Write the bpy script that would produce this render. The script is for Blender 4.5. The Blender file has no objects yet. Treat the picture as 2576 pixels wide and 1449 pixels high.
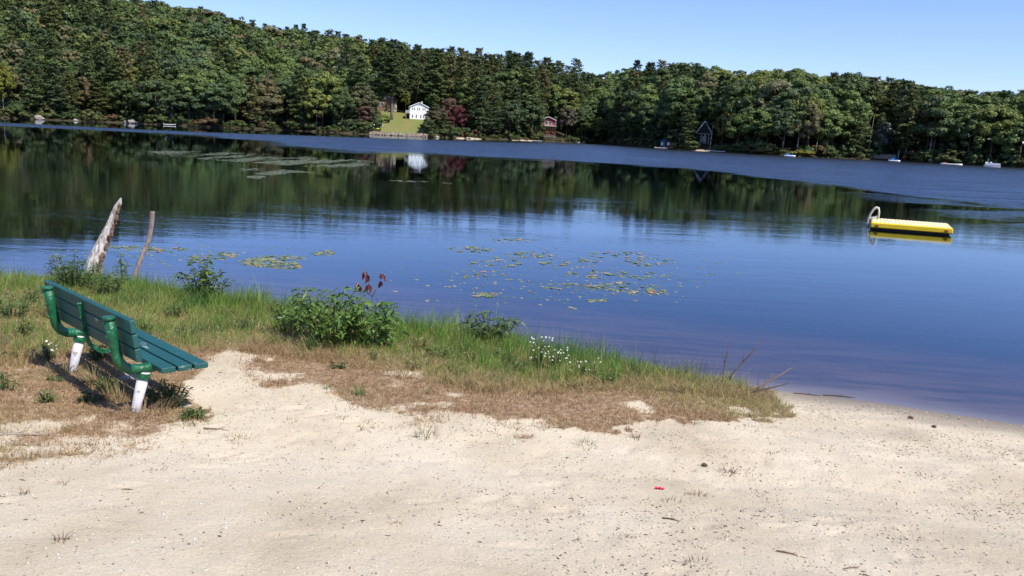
import bpy, math, random
import numpy as np
from mathutils import Vector, Matrix
C = bpy.context.scene
COL = C.collection
rad = math.radians
rng = np.random.default_rng(7)
random.seed(7)

# ------------------------------------------------------------------ camera
CAMH, FPX, PITCH, ROLL = 2.7, 852.0, 10.2, 2.75
_p, _r = rad(PITCH), rad(ROLL)
FW = np.array([0, math.cos(_p), -math.sin(_p)]); _rt = np.array([1., 0, 0]); _up = np.cross(_rt, FW)
RT = math.cos(_r)*_rt + math.sin(_r)*_up
UP = -math.sin(_r)*_rt + math.cos(_r)*_up
cd = bpy.data.cameras.new('camera'); cam = bpy.data.objects.new('camera', cd); COL.objects.link(cam)
cd.sensor_width = 36; cd.lens = 36*FPX/1024; cd.clip_start = 0.05; cd.clip_end = 6000
M = Matrix(((RT[0], UP[0], -FW[0], 0), (RT[1], UP[1], -FW[1], 0), (RT[2], UP[2], -FW[2], CAMH), (0, 0, 0, 1)))
cam.matrix_world = M
C.camera = cam

# ------------------------------------------------------------------ light
SUN_AZ, SUN_EL = 48.0, 54.0          # degrees to the right of straight behind the camera
sd = np.array([math.sin(rad(SUN_AZ))*math.cos(rad(SUN_EL)), -math.cos(rad(SUN_AZ))*math.cos(rad(SUN_EL)), math.sin(rad(SUN_EL))])
w = bpy.data.worlds.new('World'); C.world = w; w.use_nodes = True
nt = w.node_tree; nt.nodes.clear()
sky = nt.nodes.new('ShaderNodeTexSky'); sky.sky_type = 'NISHITA'; sky.sun_disc = False
sky.sun_elevation = rad(SUN_EL); sky.sun_rotation = math.atan2(sd[0], sd[1])
sky.air_density = 1.0; sky.dust_density = 0.0; sky.ozone_density = 3.0; sky.altitude = 300
mul = nt.nodes.new('ShaderNodeMix'); mul.data_type = 'RGBA'; mul.blend_type = 'MULTIPLY'; mul.inputs[0].default_value = 1
mul.inputs[7].default_value = (0.84, 0.88, 1.20, 1)
bg = nt.nodes.new('ShaderNodeBackground'); bg.inputs[1].default_value = 0.13
wo = nt.nodes.new('ShaderNodeOutputWorld')
nt.links.new(sky.outputs[0], mul.inputs[6]); nt.links.new(mul.outputs[2], bg.inputs[0]); nt.links.new(bg.outputs[0], wo.inputs[0])
sl = bpy.data.lights.new('sun', 'SUN'); sl.energy = 5.0; sl.angle = rad(0.53); sl.color = (1, 0.94, 0.83)
so = bpy.data.objects.new('sun', sl); COL.objects.link(so)
so.rotation_euler = Vector(sd).to_track_quat('Z', 'Y').to_euler(); so.location = (20, -20, 40)
C.view_settings.view_transform = 'Standard'; C.view_settings.look = 'None'; C.view_settings.exposure = 0.26; C.view_settings.gamma = 1.0
C.cycles.max_bounces = 8; C.cycles.transparent_max_bounces = 12; C.cycles.volume_bounces = 0
C.cycles.caustics_reflective = False; C.cycles.caustics_refractive = False

# ------------------------------------------------------------------ helpers
def ray(x, y):                                  # direction through a point of the photo (its 2576 px wide view)
    d = FW*FPX + RT*(x/2.515625-512) + UP*(288-y/2.515625)
    return d/np.linalg.norm(d)
def onz(x, y, z=0.0):
    d = ray(x, y); return np.array([0, 0, CAMH]) + d*((z-CAMH)/d[2])
def atd(x, y, D):                               # point at horizontal distance D
    d = ray(x, y); return np.array([0, 0, CAMH]) + d*(D/math.hypot(d[0], d[1]))
def proj(P):
    v = np.array(P)-np.array([0, 0, CAMH]); z = v@FW
    return ((512+FPX*(v@RT)/z)*2.515625, (288-FPX*(v@UP)/z)*2.515625)

_perm = rng.random((256, 256))
def vnoise(x, y, s=1.0, seed=0):
    x = np.asarray(x)/s + seed*17.31; y = np.asarray(y)/s + seed*9.77
    xi = np.floor(x).astype(int); yi = np.floor(y).astype(int); fx = x-xi; fy = y-yi
    fx = fx*fx*(3-2*fx); fy = fy*fy*(3-2*fy)
    g = lambda a, b: _perm[a & 255, b & 255]
    return (g(xi, yi)*(1-fx)+g(xi+1, yi)*fx)*(1-fy)+(g(xi, yi+1)*(1-fx)+g(xi+1, yi+1)*fx)*fy
def fbm(x, y, s=1.0, o=4, seed=0):
    t = 0; a = .5; n = 0
    for i in range(o):
        t = t + a*vnoise(x, y, s/2**i, seed+i*3); n += a; a *= .5
    return t/n
def sstep(a, b, x):
    t = np.clip((np.asarray(x, float)-a)/(b-a), 0, 1); return t*t*(3-2*t)

def new_obj(name, V, F, mats=(), parent=None, smooth=False, col=None, fmat=None):
    """V (n,3); F either an (m,k) array or a list of tuples"""
    me = bpy.data.meshes.new(name)
    V = np.asarray(V, np.float32)
    if isinstance(F, np.ndarray):
        m, k = F.shape
        me.vertices.add(len(V)); me.vertices.foreach_set('co', V.ravel())
        me.loops.add(m*k); me.loops.foreach_set('vertex_index', F.astype(np.int32).ravel())
        me.polygons.add(m); me.polygons.foreach_set('loop_start', np.arange(0, m*k, k, dtype=np.int32))
        me.polygons.foreach_set('loop_total', np.full(m, k, np.int32))
        if fmat is not None: me.polygons.foreach_set('material_index', np.asarray(fmat, np.int32))
        if smooth: me.polygons.foreach_set('use_smooth', np.ones(m, bool))
        me.update(calc_edges=True)
    else:
        me.from_pydata([tuple(map(float, v)) for v in V], [], F)
        if fmat is not None:
            for p, q in zip(me.polygons, fmat): p.material_index = q
        if smooth: me.polygons.foreach_set('use_smooth', np.ones(len(me.polygons), bool))
        me.update()
    if col is not None:
        a = me.color_attributes.new('Col', 'FLOAT_COLOR', 'POINT')
        c = np.ones((len(V), 4), np.float32); c[:, :3] = col; a.data.foreach_set('color', c.ravel())
    for mm in (mats if isinstance(mats, (list, tuple)) else [mats]): me.materials.append(mm)
    o = bpy.data.objects.new(name, me); COL.objects.link(o)
    if parent is not None: o.parent = parent
    return o
def tag(o, label=None, cat=None, group=None, kind=None):
    if label: o['label'] = label
    if cat: o['category'] = cat
    if group: o['group'] = group
    if kind: o['kind'] = kind
    return o
def empty(name, loc, rz=0, label=None, cat=None, group=None):
    o = bpy.data.objects.new(name, None); COL.objects.link(o); o.location = tuple(float(q) for q in loc); o.rotation_euler = (0, 0, rz)
    o.empty_display_size = .2
    return tag(o, label, cat, group)
def copy_tree(o, parent=None):
    c = o.copy(); COL.objects.link(c)
    if parent is not None: c.parent = parent
    for ch in [q for q in o.children]: copy_tree(ch, c)
    return c

class MB:
    def __init__(s): s.V = []; s.F = []; s.mi = []
    def add(s, V, F, mi=0):
        b = len(s.V); s.V += [tuple(v) for v in V]; s.F += [tuple(i+b for i in f) for f in F]; s.mi += [mi]*len(F); return s
    def box(s, c, d, rot=None, mi=0, bev=0.0):
        x, y, z = d[0]/2, d[1]/2, d[2]/2
        if bev > 0:
            b = min(bev, x*.9, y*.9, z*.9); V = []
            for sx in (-1, 1):
                for sy in (-1, 1):
                    for sz in (-1, 1):
                        V += [(sx*x, sy*(y-b), sz*(z-b)), (sx*(x-b), sy*y, sz*(z-b)), (sx*(x-b), sy*(y-b), sz*z)]
            pts = [Vector(v) for v in V]
            import bmesh
            bm = bmesh.new()
            for v in pts: bm.verts.new(v)
            r = bmesh.ops.convex_hull(bm, input=bm.verts)
            bmesh.ops.dissolve_limit(bm, angle_limit=.01, verts=bm.verts, edges=bm.edges)
            bm.verts.index_update(); V = [v.co.copy() for v in bm.verts]; F = [tuple(v.index for v in f.verts) for f in bm.faces]; bm.free()
        else:
            V = [Vector((a*x, b_*y, c_*z)) for a in (-1, 1) for b_ in (-1, 1) for c_ in (-1, 1)]
            F = [(0, 1, 3, 2), (4, 6, 7, 5), (0, 4, 5, 1), (2, 3, 7, 6), (0, 2, 6, 4), (1, 5, 7, 3)]
        R = rot.to_matrix() if hasattr(rot, 'to_matrix') else (rot if rot is not None else Matrix.Identity(3))
        return s.add([R@Vector(v)+Vector(c) for v in V], F, mi)
    def tube(s, P, R, n=8, mi=0, cap=True, jit=0.0):
        P = [Vector(p) for p in P]; R = [R]*len(P) if not hasattr(R, '__len__') else R
        V = []; F = []; up = None
        for i, p in enumerate(P):
            t = (P[min(i+1, len(P)-1)]-P[max(i-1, 0)]).normalized()
            if up is None: up = t.orthogonal().normalized()
            up = (up-t*up.dot(t)).normalized(); sd_ = t.cross(up)
            for k in range(n):
                a = 2*math.pi*k/n; rr = R[i]*(1+random.uniform(-jit, jit))
                V.append(p+(up*math.cos(a)+sd_*math.sin(a))*rr)
        for i in range(len(P)-1):
            for k in range(n): F.append((i*n+k, i*n+(k+1) % n, (i+1)*n+(k+1) % n, (i+1)*n+k))
        if cap: F.append(tuple(range(n))[::-1]); F.append(tuple((len(P)-1)*n+k for k in range(n)))
        return s.add(V, F, mi)
    def prism(s, poly, y0, y1, mi=0):           # poly in x,z extruded along y
        n = len(poly); V = [(p[0], y0, p[1]) for p in poly]+[(p[0], y1, p[1]) for p in poly]
        F = [tuple(range(n)), tuple(range(2*n-1, n-1, -1))]+[(i, i+n, (i+1) % n+n, (i+1) % n) for i in range(n)]
        return s.add(V, F, mi)
    def build(s, name, mats, parent=None, smooth=False, loc=None):
        o = new_obj(name, np.array([tuple(v) for v in s.V]), s.F, mats, parent, smooth, fmat=s.mi)
        if loc is not None: o.location = loc
        return o

# ------------------------------------------------------------------ materials
def mat(name, base=(.5, .5, .5), rough=.6, spec=.5, var=0.0, vscale=5.0, bump=0.0, bscale=30.0, metal=0.0, base2=None, stretch=(1, 1, 1), coord='Object'):
    m = bpy.data.materials.new(name); m.use_nodes = True; t = m.node_tree; b = t.nodes['Principled BSDF']
    b.inputs['Base Color'].default_value = (*base, 1); b.inputs['Roughness'].default_value = rough; b.inputs['Metallic'].default_value = metal
    b.inputs['Specular IOR Level'].default_value = spec
    tc = t.nodes.new('ShaderNodeTexCoord'); mp = t.nodes.new('ShaderNodeMapping'); t.links.new(tc.outputs[coord], mp.inputs[0]); mp.inputs['Scale'].default_value = stretch
    if var or base2:
        n = t.nodes.new('ShaderNodeTexNoise'); n.inputs['Scale'].default_value = vscale; n.inputs['Detail'].default_value = 6; t.links.new(mp.outputs[0], n.inputs[0])
        cr = t.nodes.new('ShaderNodeValToRGB'); e = cr.color_ramp.elements
        c2 = base2 if base2 else tuple(q*(1-var) for q in base)
        c1 = base if base2 else tuple(min(1, q*(1+var)) for q in base)
        e[0].color = (*c2, 1); e[0].position = .35; e[1].color = (*c1, 1); e[1].position = .65
        t.links.new(n.outputs[0], cr.inputs[0]); t.links.new(cr.outputs[0], b.inputs['Base Color'])
    if bump:
        n2 = t.nodes.new('ShaderNodeTexNoise'); n2.inputs['Scale'].default_value = bscale; n2.inputs['Detail'].default_value = 5; t.links.new(mp.outputs[0], n2.inputs[0])
        bp = t.nodes.new('ShaderNodeBump'); bp.inputs['Strength'].default_value = min(1, bump); bp.inputs['Distance'].default_value = .02
        t.links.new(n2.outputs[0], bp.inputs['Height']); t.links.new(bp.outputs[0], b.inputs['Normal'])
    return m
def leafmat(name, transl=.3, rough=.55, spec=.25):
    """base colour = object colour x the mesh's own colour attribute"""
    m = bpy.data.materials.new(name); m.use_nodes = True; t = m.node_tree; t.nodes.clear()
    at = t.nodes.new('ShaderNodeAttribute'); at.attribute_name = 'Col'; oi = t.nodes.new('ShaderNodeObjectInfo')
    mx = t.nodes.new('ShaderNodeMix'); mx.data_type = 'RGBA'; mx.blend_type = 'MULTIPLY'; mx.inputs[0].default_value = 1
    t.links.new(at.outputs['Color'], mx.inputs[6]); t.links.new(oi.outputs['Color'], mx.inputs[7])
    p = t.nodes.new('ShaderNodeBsdfPrincipled'); p.inputs['Roughness'].default_value = rough; p.inputs['Specular IOR Level'].default_value = spec
    tr = t.nodes.new('ShaderNodeBsdfTranslucent'); ms = t.nodes.new('ShaderNodeMixShader'); ms.inputs[0].default_value = transl
    o = t.nodes.new('ShaderNodeOutputMaterial')
    t.links.new(mx.outputs[2], p.inputs['Base Color']); t.links.new(mx.outputs[2], tr.inputs[0])
    t.links.new(p.outputs[0], ms.inputs[1]); t.links.new(tr.outputs[0], ms.inputs[2]); t.links.new(ms.outputs[0], o.inputs[0])
    return m
M_leaf = leafmat('tree_foliage', .28); M_grass = leafmat('grass_blades', .35, .5, .3); M_shrub = leafmat('shrub_leaves', .3, .4, .4)
M_bark = mat('bark', (.16, .13, .105), .9, .2, base2=(.07, .055, .045), vscale=3, stretch=(1, 1, .2))
M_palebark = mat('pale_bark', (.5, .47, .42), .8, .3, base2=(.22, .19, .16), vscale=2.5, stretch=(1, 1, 2))
M_white = mat('white_paint', (.86, .86, .86), .6, .4, var=.04, vscale=2)
M_glass = mat('window_glass', (.012, .014, .018), .15, .6)
M_roof = mat('roof_shingles', (.09, .09, .1), .85, .3, var=.3, vscale=4)
M_red = mat('red_siding', (.34, .055, .045), .75, .3, var=.15, vscale=3, stretch=(1, 1, 6))
M_dark = mat('dark_stain_and_shade', (.035, .032, .032), .8, .3, var=.3)  # also colours the painted shade under the house balcony
M_brown = mat('brown_wood', (.2, .13, .085), .8, .3, var=.25)
M_grayw = mat('grey_wood', (.36, .33, .31), .85, .25, var=.25)
M_rock = mat('rock', (.42, .37, .32), .9, .3, base2=(.2, .18, .165), vscale=2.2, bump=.5, bscale=5)
M_blue = mat('blue_canvas', (.03, .16, .5), .6, .3)
M_yellowp = mat('yellow_plastic', (.72, .78, .03), .4, .4)

# ------------------------------------------------------------------ near terrain
SHORE = np.array([(-60, 22), (-30, 16.5), (-16, 14.4), (-11, 13.3), (-8.6, 12.9), (-6.5, 13.4), (-5.3, 12.9), (-4.4, 12.3), (-2.8, 11.9), (-1.4, 11.1), (-.2, 10.75), (.9, 10.1),
                  (2.2, 9.55), (3.0, 9.3), (4.05, 9.0), (5.33, 8.45), (6.5, 7.9), (9, 6.8), (14, 5), (30, 1), (60, -8)], float)
def shore_d(x, y):
    x = np.asarray(x, float); y = np.asarray(y, float)
    best = np.full(np.broadcast(x, y).shape, 1e9)
    for a, b in zip(SHORE[:-1], SHORE[1:]):
        ab = b-a; t = np.clip(((x-a[0])*ab[0]+(y-a[1])*ab[1])/(ab@ab), 0, 1)
        best = np.minimum(best, np.hypot(x-a[0]-t*ab[0], y-a[1]-t*ab[1]))
    return np.where(y < np.interp(x, SHORE[:, 0], SHORE[:, 1]), best, -best)
FEET = np.stack([rng.uniform(-3, 5, 90), rng.uniform(3.2, 7.2, 90), rng.uniform(0, 3.14, 90)], -1)
def gz(x, y, detail=True):
    x = np.asarray(x, float); y = np.asarray(y, float)
    d = shore_d(x, y); b = sstep(3.2, .8, x)
    up = b*(.16*sstep(0, .55, d))+(1-b)*.055*np.clip(d, 0, 2.2)+.025*np.clip(d, 0, 9)
    up = up+.13*np.clip(6-y, 0, 7)
    dn = -.07*np.clip(-d, 0, 4.5)-.17*np.clip(-d-4.5, 0, 22)
    z = np.where(d > 0, up, dn)
    if detail:
        a = sstep(0, 1.2, np.abs(d))
        z = z+a*(.045*(fbm(x, y, 1.6, 3, 1)-.5)+.020*(fbm(x, y, .42, 3, 5)-.5))
        for fx, fy, fa in FEET:
            u_ = (x-fx)*math.cos(fa)+(y-fy)*math.sin(fa); w_ = -(x-fx)*math.sin(fa)+(y-fy)*math.cos(fa); q_ = (u_/.14)**2+(w_/.055)**2
            z = z-a*(.011*np.exp(-q_**1.5)-.005*np.exp(-(q_-1.9)**2))
        z = z+a*.012*(fbm(x, y, .12, 2, 9)-.5)*sstep(10, 7, y)
    return z
def G(px, py):                                  # where the line of sight through a point of the photo meets the beach
    z = .3
    for _ in range(25):
        P = onz(px, py, z); z = .5*z+.5*float(gz(P[0], P[1]))
    P[2] = float(gz(P[0], P[1])); return P
def poly_in(poly, x, y):
    x = np.asarray(x); y = np.asarray(y); ins = np.zeros(x.shape, bool); n = len(poly)
    for i in range(n):
        x1, y1 = poly[i]; x2, y2 = poly[(i+1) % n]
        c = ((y1 > y) != (y2 > y)) & (x < (x2-x1)*(y-y1)/((y2-y1)+1e-12)+x1); ins ^= c
    return ins
GREEN = [tuple(G(*p)[:2]) for p in [(-500, 890), (0, 885), (100, 905), (190, 880), (330, 855), (470, 875), (640, 862), (760, 880), (900, 900), (1050, 925), (1200, 960), (1400, 965), (1600, 958), (1800, 975), (1880, 992)]]+[(3.4, 22), (-60, 30)]
DRY = [tuple(G(*p)[:2]) for p in [(-500, 1270), (0, 1220), (150, 1195), (330, 1150), (470, 1115), (545, 1092), (538, 1062), (480, 1000), (452, 962), (520, 925), (575, 915), (625, 952), (680, 1000), (730, 1028), (850, 1060), (1000, 1082), (1150, 1078), (1400, 1085), (1600, 1062), (1800, 1062), (1975, 1052), (1992, 1025), (1945, 990)]]+[(3.6, 22), (-60, 30)]
def wob(x, y):
    k_ = 1-.75*sstep(.2, 1.3, x)
    return x+k_*.45*(fbm(x, y, .7, 4, 21)-.5)+.3*(fbm(x, y, .13, 2, 24)-.5), y+k_*.42*(fbm(x, y, .7, 4, 47)-.5)+.5*(fbm(x, y, .13, 2, 37)-.5)
def in_green(x, y): a, b = wob(x, y); return poly_in(GREEN, a, b)
def in_dry(x, y): a, b = wob(x, y); return poly_in(DRY, a, b)

def axis(lo, hi, fine_lo, fine_hi, fs, cs):
    a = list(np.arange(fine_lo, fine_hi, fs)); x = fine_hi; s = fs
    while x < hi: a.append(x); s = min(s*1.25, cs); x += s
    x = fine_lo; s = fs
    while x > lo: s = min(s*1.25, cs); x -= s; a.append(x)
    return np.array(sorted(a))
gx = axis(-90, 90, -8.5, 8.5, .035, 6); gy = axis(-12, 60, 2.6, 12.5, .035, 6)
X, Y = np.meshgrid(gx, gy); Z = gz(X, Y)
nx, ny = len(gx), len(gy); I = np.arange(nx*ny).reshape(ny, nx)
F = np.stack([I[:-1, :-1], I[:-1, 1:], I[1:, 1:], I[1:, :-1]], -1).reshape(-1, 4)
sub = (in_dry(X, Y) | in_green(X, Y)).astype(float)
# thin thatch fading into the bare sand: patchy near the lower edge at the left
patch = fbm(X, Y, .35, 4, 40)
edgef = np.zeros(X.shape)
for _k in range(1, 7):                          # fray the lower edge of the thatch
    edgef += (~in_dry(X+.02*_k, Y-.15*_k))/6.
edgef *= sub*(1-.75*sstep(.0, 1.0, X))
left_fade = sstep(7.4, 5.6, Y)*sstep(-.5, -2.2, X)
thatch = sub*np.where(in_green(X, Y), 1.0, sstep(.34, .56, patch+.20-.2*left_fade-.5*edgef))
spill = np.clip(1-shore_d(X, Y)/12, 0, 1)*sstep(.62, .74, fbm(X, Y, .5, 4, 44))*sstep(5.0, 7.5, Y)*(1-sub)*.55*sstep(4.2, 2.5, X)
D = shore_d(X, Y)
gcol = np.stack([np.maximum(thatch, spill).ravel(), sstep(.9, .0, D).ravel()*sstep(1.5, 3.6, X).ravel(), sstep(0, -9, D).ravel()], -1)
def ground_material():
    m = bpy.data.materials.new('beach_sand'); m.use_nodes = True; t = m.node_tree; b = t.nodes['Principled BSDF']; L = t.links.new
    b.inputs['Roughness'].default_value = .95; b.inputs['Specular IOR Level'].default_value = .15
    g = t.nodes.new('ShaderNodeNewGeometry')
    def noise(s, d=5, sc=(1, 1, 1), rough=.55):
        mp = t.nodes.new('ShaderNodeMapping'); mp.inputs['Scale'].default_value = sc; L(g.outputs['Position'], mp.inputs[0])
        n = t.nodes.new('ShaderNodeTexNoise'); n.inputs['Scale'].default_value = s; n.inputs['Detail'].default_value = d; n.inputs['Roughness'].default_value = rough; L(mp.outputs[0], n.inputs[0]); return n.outputs[0]
    def ramp(v, *st):
        r = t.nodes.new('ShaderNodeValToRGB'); e = r.color_ramp.elements
        while len(e) < len(st): e.new(.5)
        for q, (p, c) in zip(e, st): q.position = p; q.color = (*c, 1)
        L(v, r.inputs[0]); return r.outputs[0]
    def mix(f, a, c, mode='MIX'):
        x = t.nodes.new('ShaderNodeMix'); x.data_type = 'RGBA'; x.blend_type = mode
        if isinstance(f, float): x.inputs[0].default_value = f
        else: L(f, x.inputs[0])
        for s_, v in ((6, a), (7, c)):
            if isinstance(v, tuple): x.inputs[s_].default_value = (*v, 1)
            else: L(v, x.inputs[s_])
        return x.outputs[2]
    sand = ramp(noise(1.1, 6), (.3, (.555, .465, .325)), (.5, (.665, .57, .415)), (.72, (.73, .64, .49)))
    grain = ramp(noise(90, 4, rough=.8), (.32, (.62, .6, .58)), (.5, (1, 1, 1)), (.75, (1.08, 1.08, 1.08)))
    sand = mix(1.0, sand, grain, 'MULTIPLY')
    # darker damp silt streaks, more of them at the right of the beach
    sx = t.nodes.new('ShaderNodeSeparateXYZ'); L(g.outputs['Position'], sx.inputs[0])
    mr = t.nodes.new('ShaderNodeMapRange'); mr.inputs[1].default_value = -1.0; mr.inputs[2].default_value = 5.0; L(sx.outputs[0], mr.inputs[0])
    st = ramp(noise(1.7, 6, (.55, 1.6, 1), .65), (.46, (0, 0, 0)), (.67, (1, 1, 1)))
    f = t.nodes.new('ShaderNodeMath'); f.operation = 'MULTIPLY'; L(mr.outputs[0], f.inputs[0]); L(st, f.inputs[1])
    f2 = t.nodes.new('ShaderNodeMath'); f2.operation = 'MULTIPLY'; f2.inputs[1].default_value = .8; L(f.outputs[0], f2.inputs[0])
    sand = mix(f2.outputs[0], sand, (.40, .34, .27))
    at = t.nodes.new('ShaderNodeAttribute'); at.attribute_name = 'Col'; s3 = t.nodes.new('ShaderNodeSeparateColor'); L(at.outputs['Color'], s3.inputs[0])
    that = ramp(noise(14, 5, rough=.7), (.3, (.13, .08, .05)), (.5, (.33, .22, .13)), (.7, (.48, .37, .25)))
    nn = ramp(noise(22, 4, rough=.75), (.30, (0, 0, 0)), (.62, (1, 1, 1)))
    tf = t.nodes.new('ShaderNodeMath'); tf.operation = 'MULTIPLY_ADD'; tf.use_clamp = True; L(s3.outputs[0], tf.inputs[0]); tf.inputs[1].default_value = 1.5
    sb = t.nodes.new('ShaderNodeMath'); sb.operation = 'SUBTRACT'; sb.inputs[0].default_value = 0; L(nn, sb.inputs[1])
    sb2 = t.nodes.new('ShaderNodeMath'); sb2.operation = 'MULTIPLY'; sb2.inputs[1].default_value = .6; L(sb.outputs[0], sb2.inputs[0]); L(sb2.outputs[0], tf.inputs[2])
    c = mix(tf.outputs[0], sand, that)
    c = mix(s3.outputs[1], c, (.25, .21, .17))                      # damp strip at the waterline
    bed = ramp(noise(2.2, 7, (.35, 1.7, 1)), (.38, (.045, .030, .027)), (.58, (.115, .080, .062)))
    zz = t.nodes.new('ShaderNodeMapRange'); zz.inputs[1].default_value = .01; zz.inputs[2].default_value = -.05; L(sx.outputs[2], zz.inputs[0])
    c = mix(zz.outputs[0], c, bed)
    L(c, b.inputs['Base Color'])
    bp = t.nodes.new('ShaderNodeBump'); bp.inputs['Strength'].default_value = .9; bp.inputs['Distance'].default_value = .02; L(noise(28, 8, rough=.75), bp.inputs['Height'])
    L(bp.outputs[0], b.inputs['Normal'])
    return m
M_ground = ground_material()
gr = new_obj('beach_ground', np.stack([X, Y, Z], -1).reshape(-1, 3), F, M_ground, smooth=True, col=gcol); tag(gr, kind='structure')

# ------------------------------------------------------------------ far shore terrain
# far shoreline read off as azimuth (deg) -> distance (m); behind it the rise of the land
fs_px = [(-600, 262), (-300, 275), (0, 297), (150, 303), (300, 309), (500, 319), (700, 327), (900, 337), (1075, 345), (1300, 354), (1500, 362), (1700, 377), (2000, 394), (2200, 403), (2400, 414), (2576, 423), (2900, 440)]
_az = []; _rs = []
for p in fs_px:
    q = onz(*p); _az.append(math.degrees(math.atan2(q[0], q[1]))); _rs.append(math.hypot(q[0], q[1]))
_az = np.array(_az); _rs = np.array(_rs)
_rs[0] = _rs[1] = _rs[2]
RAZ = np.array([-60, -40, -30, -23, -15.6, -8, -1.7, 7.3, 15, 20, 26, 30, 40, 60])
RR = np.array([300, 300, 300, 270, 220, 160, 100, 80, 75, 70, 70, 70, 70, 70.])
RZ = np.array([71, 68, 66, 57, 42, 32, 24, 20, 15, 13, 10, 8, 9, 9.])
def rs_of(az): return np.interp(az, _az, _rs)
HOUSE_AZ = math.degrees(math.atan2(*ray(1053, 300)[:2])); HOUSE_S = 38.
_hd = rs_of(HOUSE_AZ)+HOUSE_S
HOUSE = atd(1054, 301, _hd)
LAWN_AZ = (math.degrees(math.atan2(*ray(955, 330)[:2])), math.degrees(math.atan2(*ray(1085, 330)[:2])))
def far_h(az, s):
    az = np.asarray(az, float); s = np.asarray(s, float)
    R = np.interp(az, RAZ, RR); Z_ = np.interp(az, RAZ, RZ)
    t = np.clip(s/R, 0, 1.6)
    z = .5*sstep(0, 1.5, s)+Z_*np.where(t < 1, (.35*t+.65*sstep(0, 1, t)), 1-.1*(t-1))
    x = az*6.3; z = z+sstep(15, 60, s)*4*(fbm(x, s, 45, 3, 60)-.5)
    k = sstep(LAWN_AZ[0]-2.5, LAWN_AZ[0]-.3, az)*sstep(LAWN_AZ[1]+2.5, LAWN_AZ[1]+.3, az)
    hl = .9*sstep(0, 1.5, s)+np.clip(s-2, 0, None)/(HOUSE_S-2-4.5)*(HOUSE[2]-.9)
    hl = np.where(s > HOUSE_S-4.5, HOUSE[2]+np.clip(s-HOUSE_S-6, 0, 40)*.16, hl)
    hl = np.maximum(hl, z*sstep(60, 130, s))
    z = z*(1-k)+hl*k
    return np.where(s < 0, np.maximum(-3.3, .12*s), z)
def far_xyz(az, s, dz=0):
    az = np.asarray(az, float); r = rs_of(az)+s; a = np.radians(az)
    return np.stack([r*np.sin(a), r*np.cos(a), far_h(az, s)+dz], -1)
def px_s(px, s, py=330):                        # the far ground straight behind a point of the photo's shoreline
    d = ray(px, py); az = math.degrees(math.atan2(d[0], d[1])); P = far_xyz(az, s); return P, az
azs = np.linspace(-56, 56, 520); ss = np.concatenate([np.linspace(-30, 0, 8), np.linspace(.4, 2, 5), np.linspace(3, 60, 34), np.linspace(64, 700, 110)])
A, S = np.meshgrid(azs, ss); P = far_xyz(A.ravel(), S.ravel())
n1, n2 = A.shape; I = np.arange(n1*n2).reshape(n1, n2)
F = np.stack([I[:-1, :-1], I[:-1, 1:], I[1:, 1:], I[1:, :-1]], -1).reshape(-1, 4)
M_floor = mat('forest_floor', (.075, .06, .035), .95, .1, base2=(.035, .035, .018), vscale=.3, coord='Object')
tag(new_obj('hill_terrain', P, F, M_floor, smooth=True), kind='structure')
# lawn in front of the white house
A, S = np.meshgrid(np.linspace(LAWN_AZ[0], LAWN_AZ[1]+.5, 40), np.linspace(1.8, 72, 70))
edge = .25*np.sin(S*.25)
P = far_xyz((A+edge*(np.abs(A-A.mean())/1.5)*.3).ravel(), S.ravel(), .08); n1, n2 = A.shape; I = np.arange(n1*n2).reshape(n1, n2)
F = np.stack([I[:-1, :-1], I[:-1, 1:], I[1:, 1:], I[1:, :-1]], -1).reshape(-1, 4)
M_lawn = mat('lawn_turf', (.15, .19, .05), .95, .1, base2=(.21, .19, .075), vscale=.22, bump=.4, bscale=8)
tag(new_obj('lawn', P, F, M_lawn, smooth=True), kind='structure')
# lake bed sheet far below and ground beyond
M_bed = mat('lake_mud', (.03, .026, .02), .95, .1)
tag(new_obj('lake_bed', [(-900, -200, -3.6), (900, -200, -3.6), (900, 900, -3.6), (-900, 900, -3.6)], np.array([[0, 1, 2, 3]]), M_bed), kind='structure')

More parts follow.
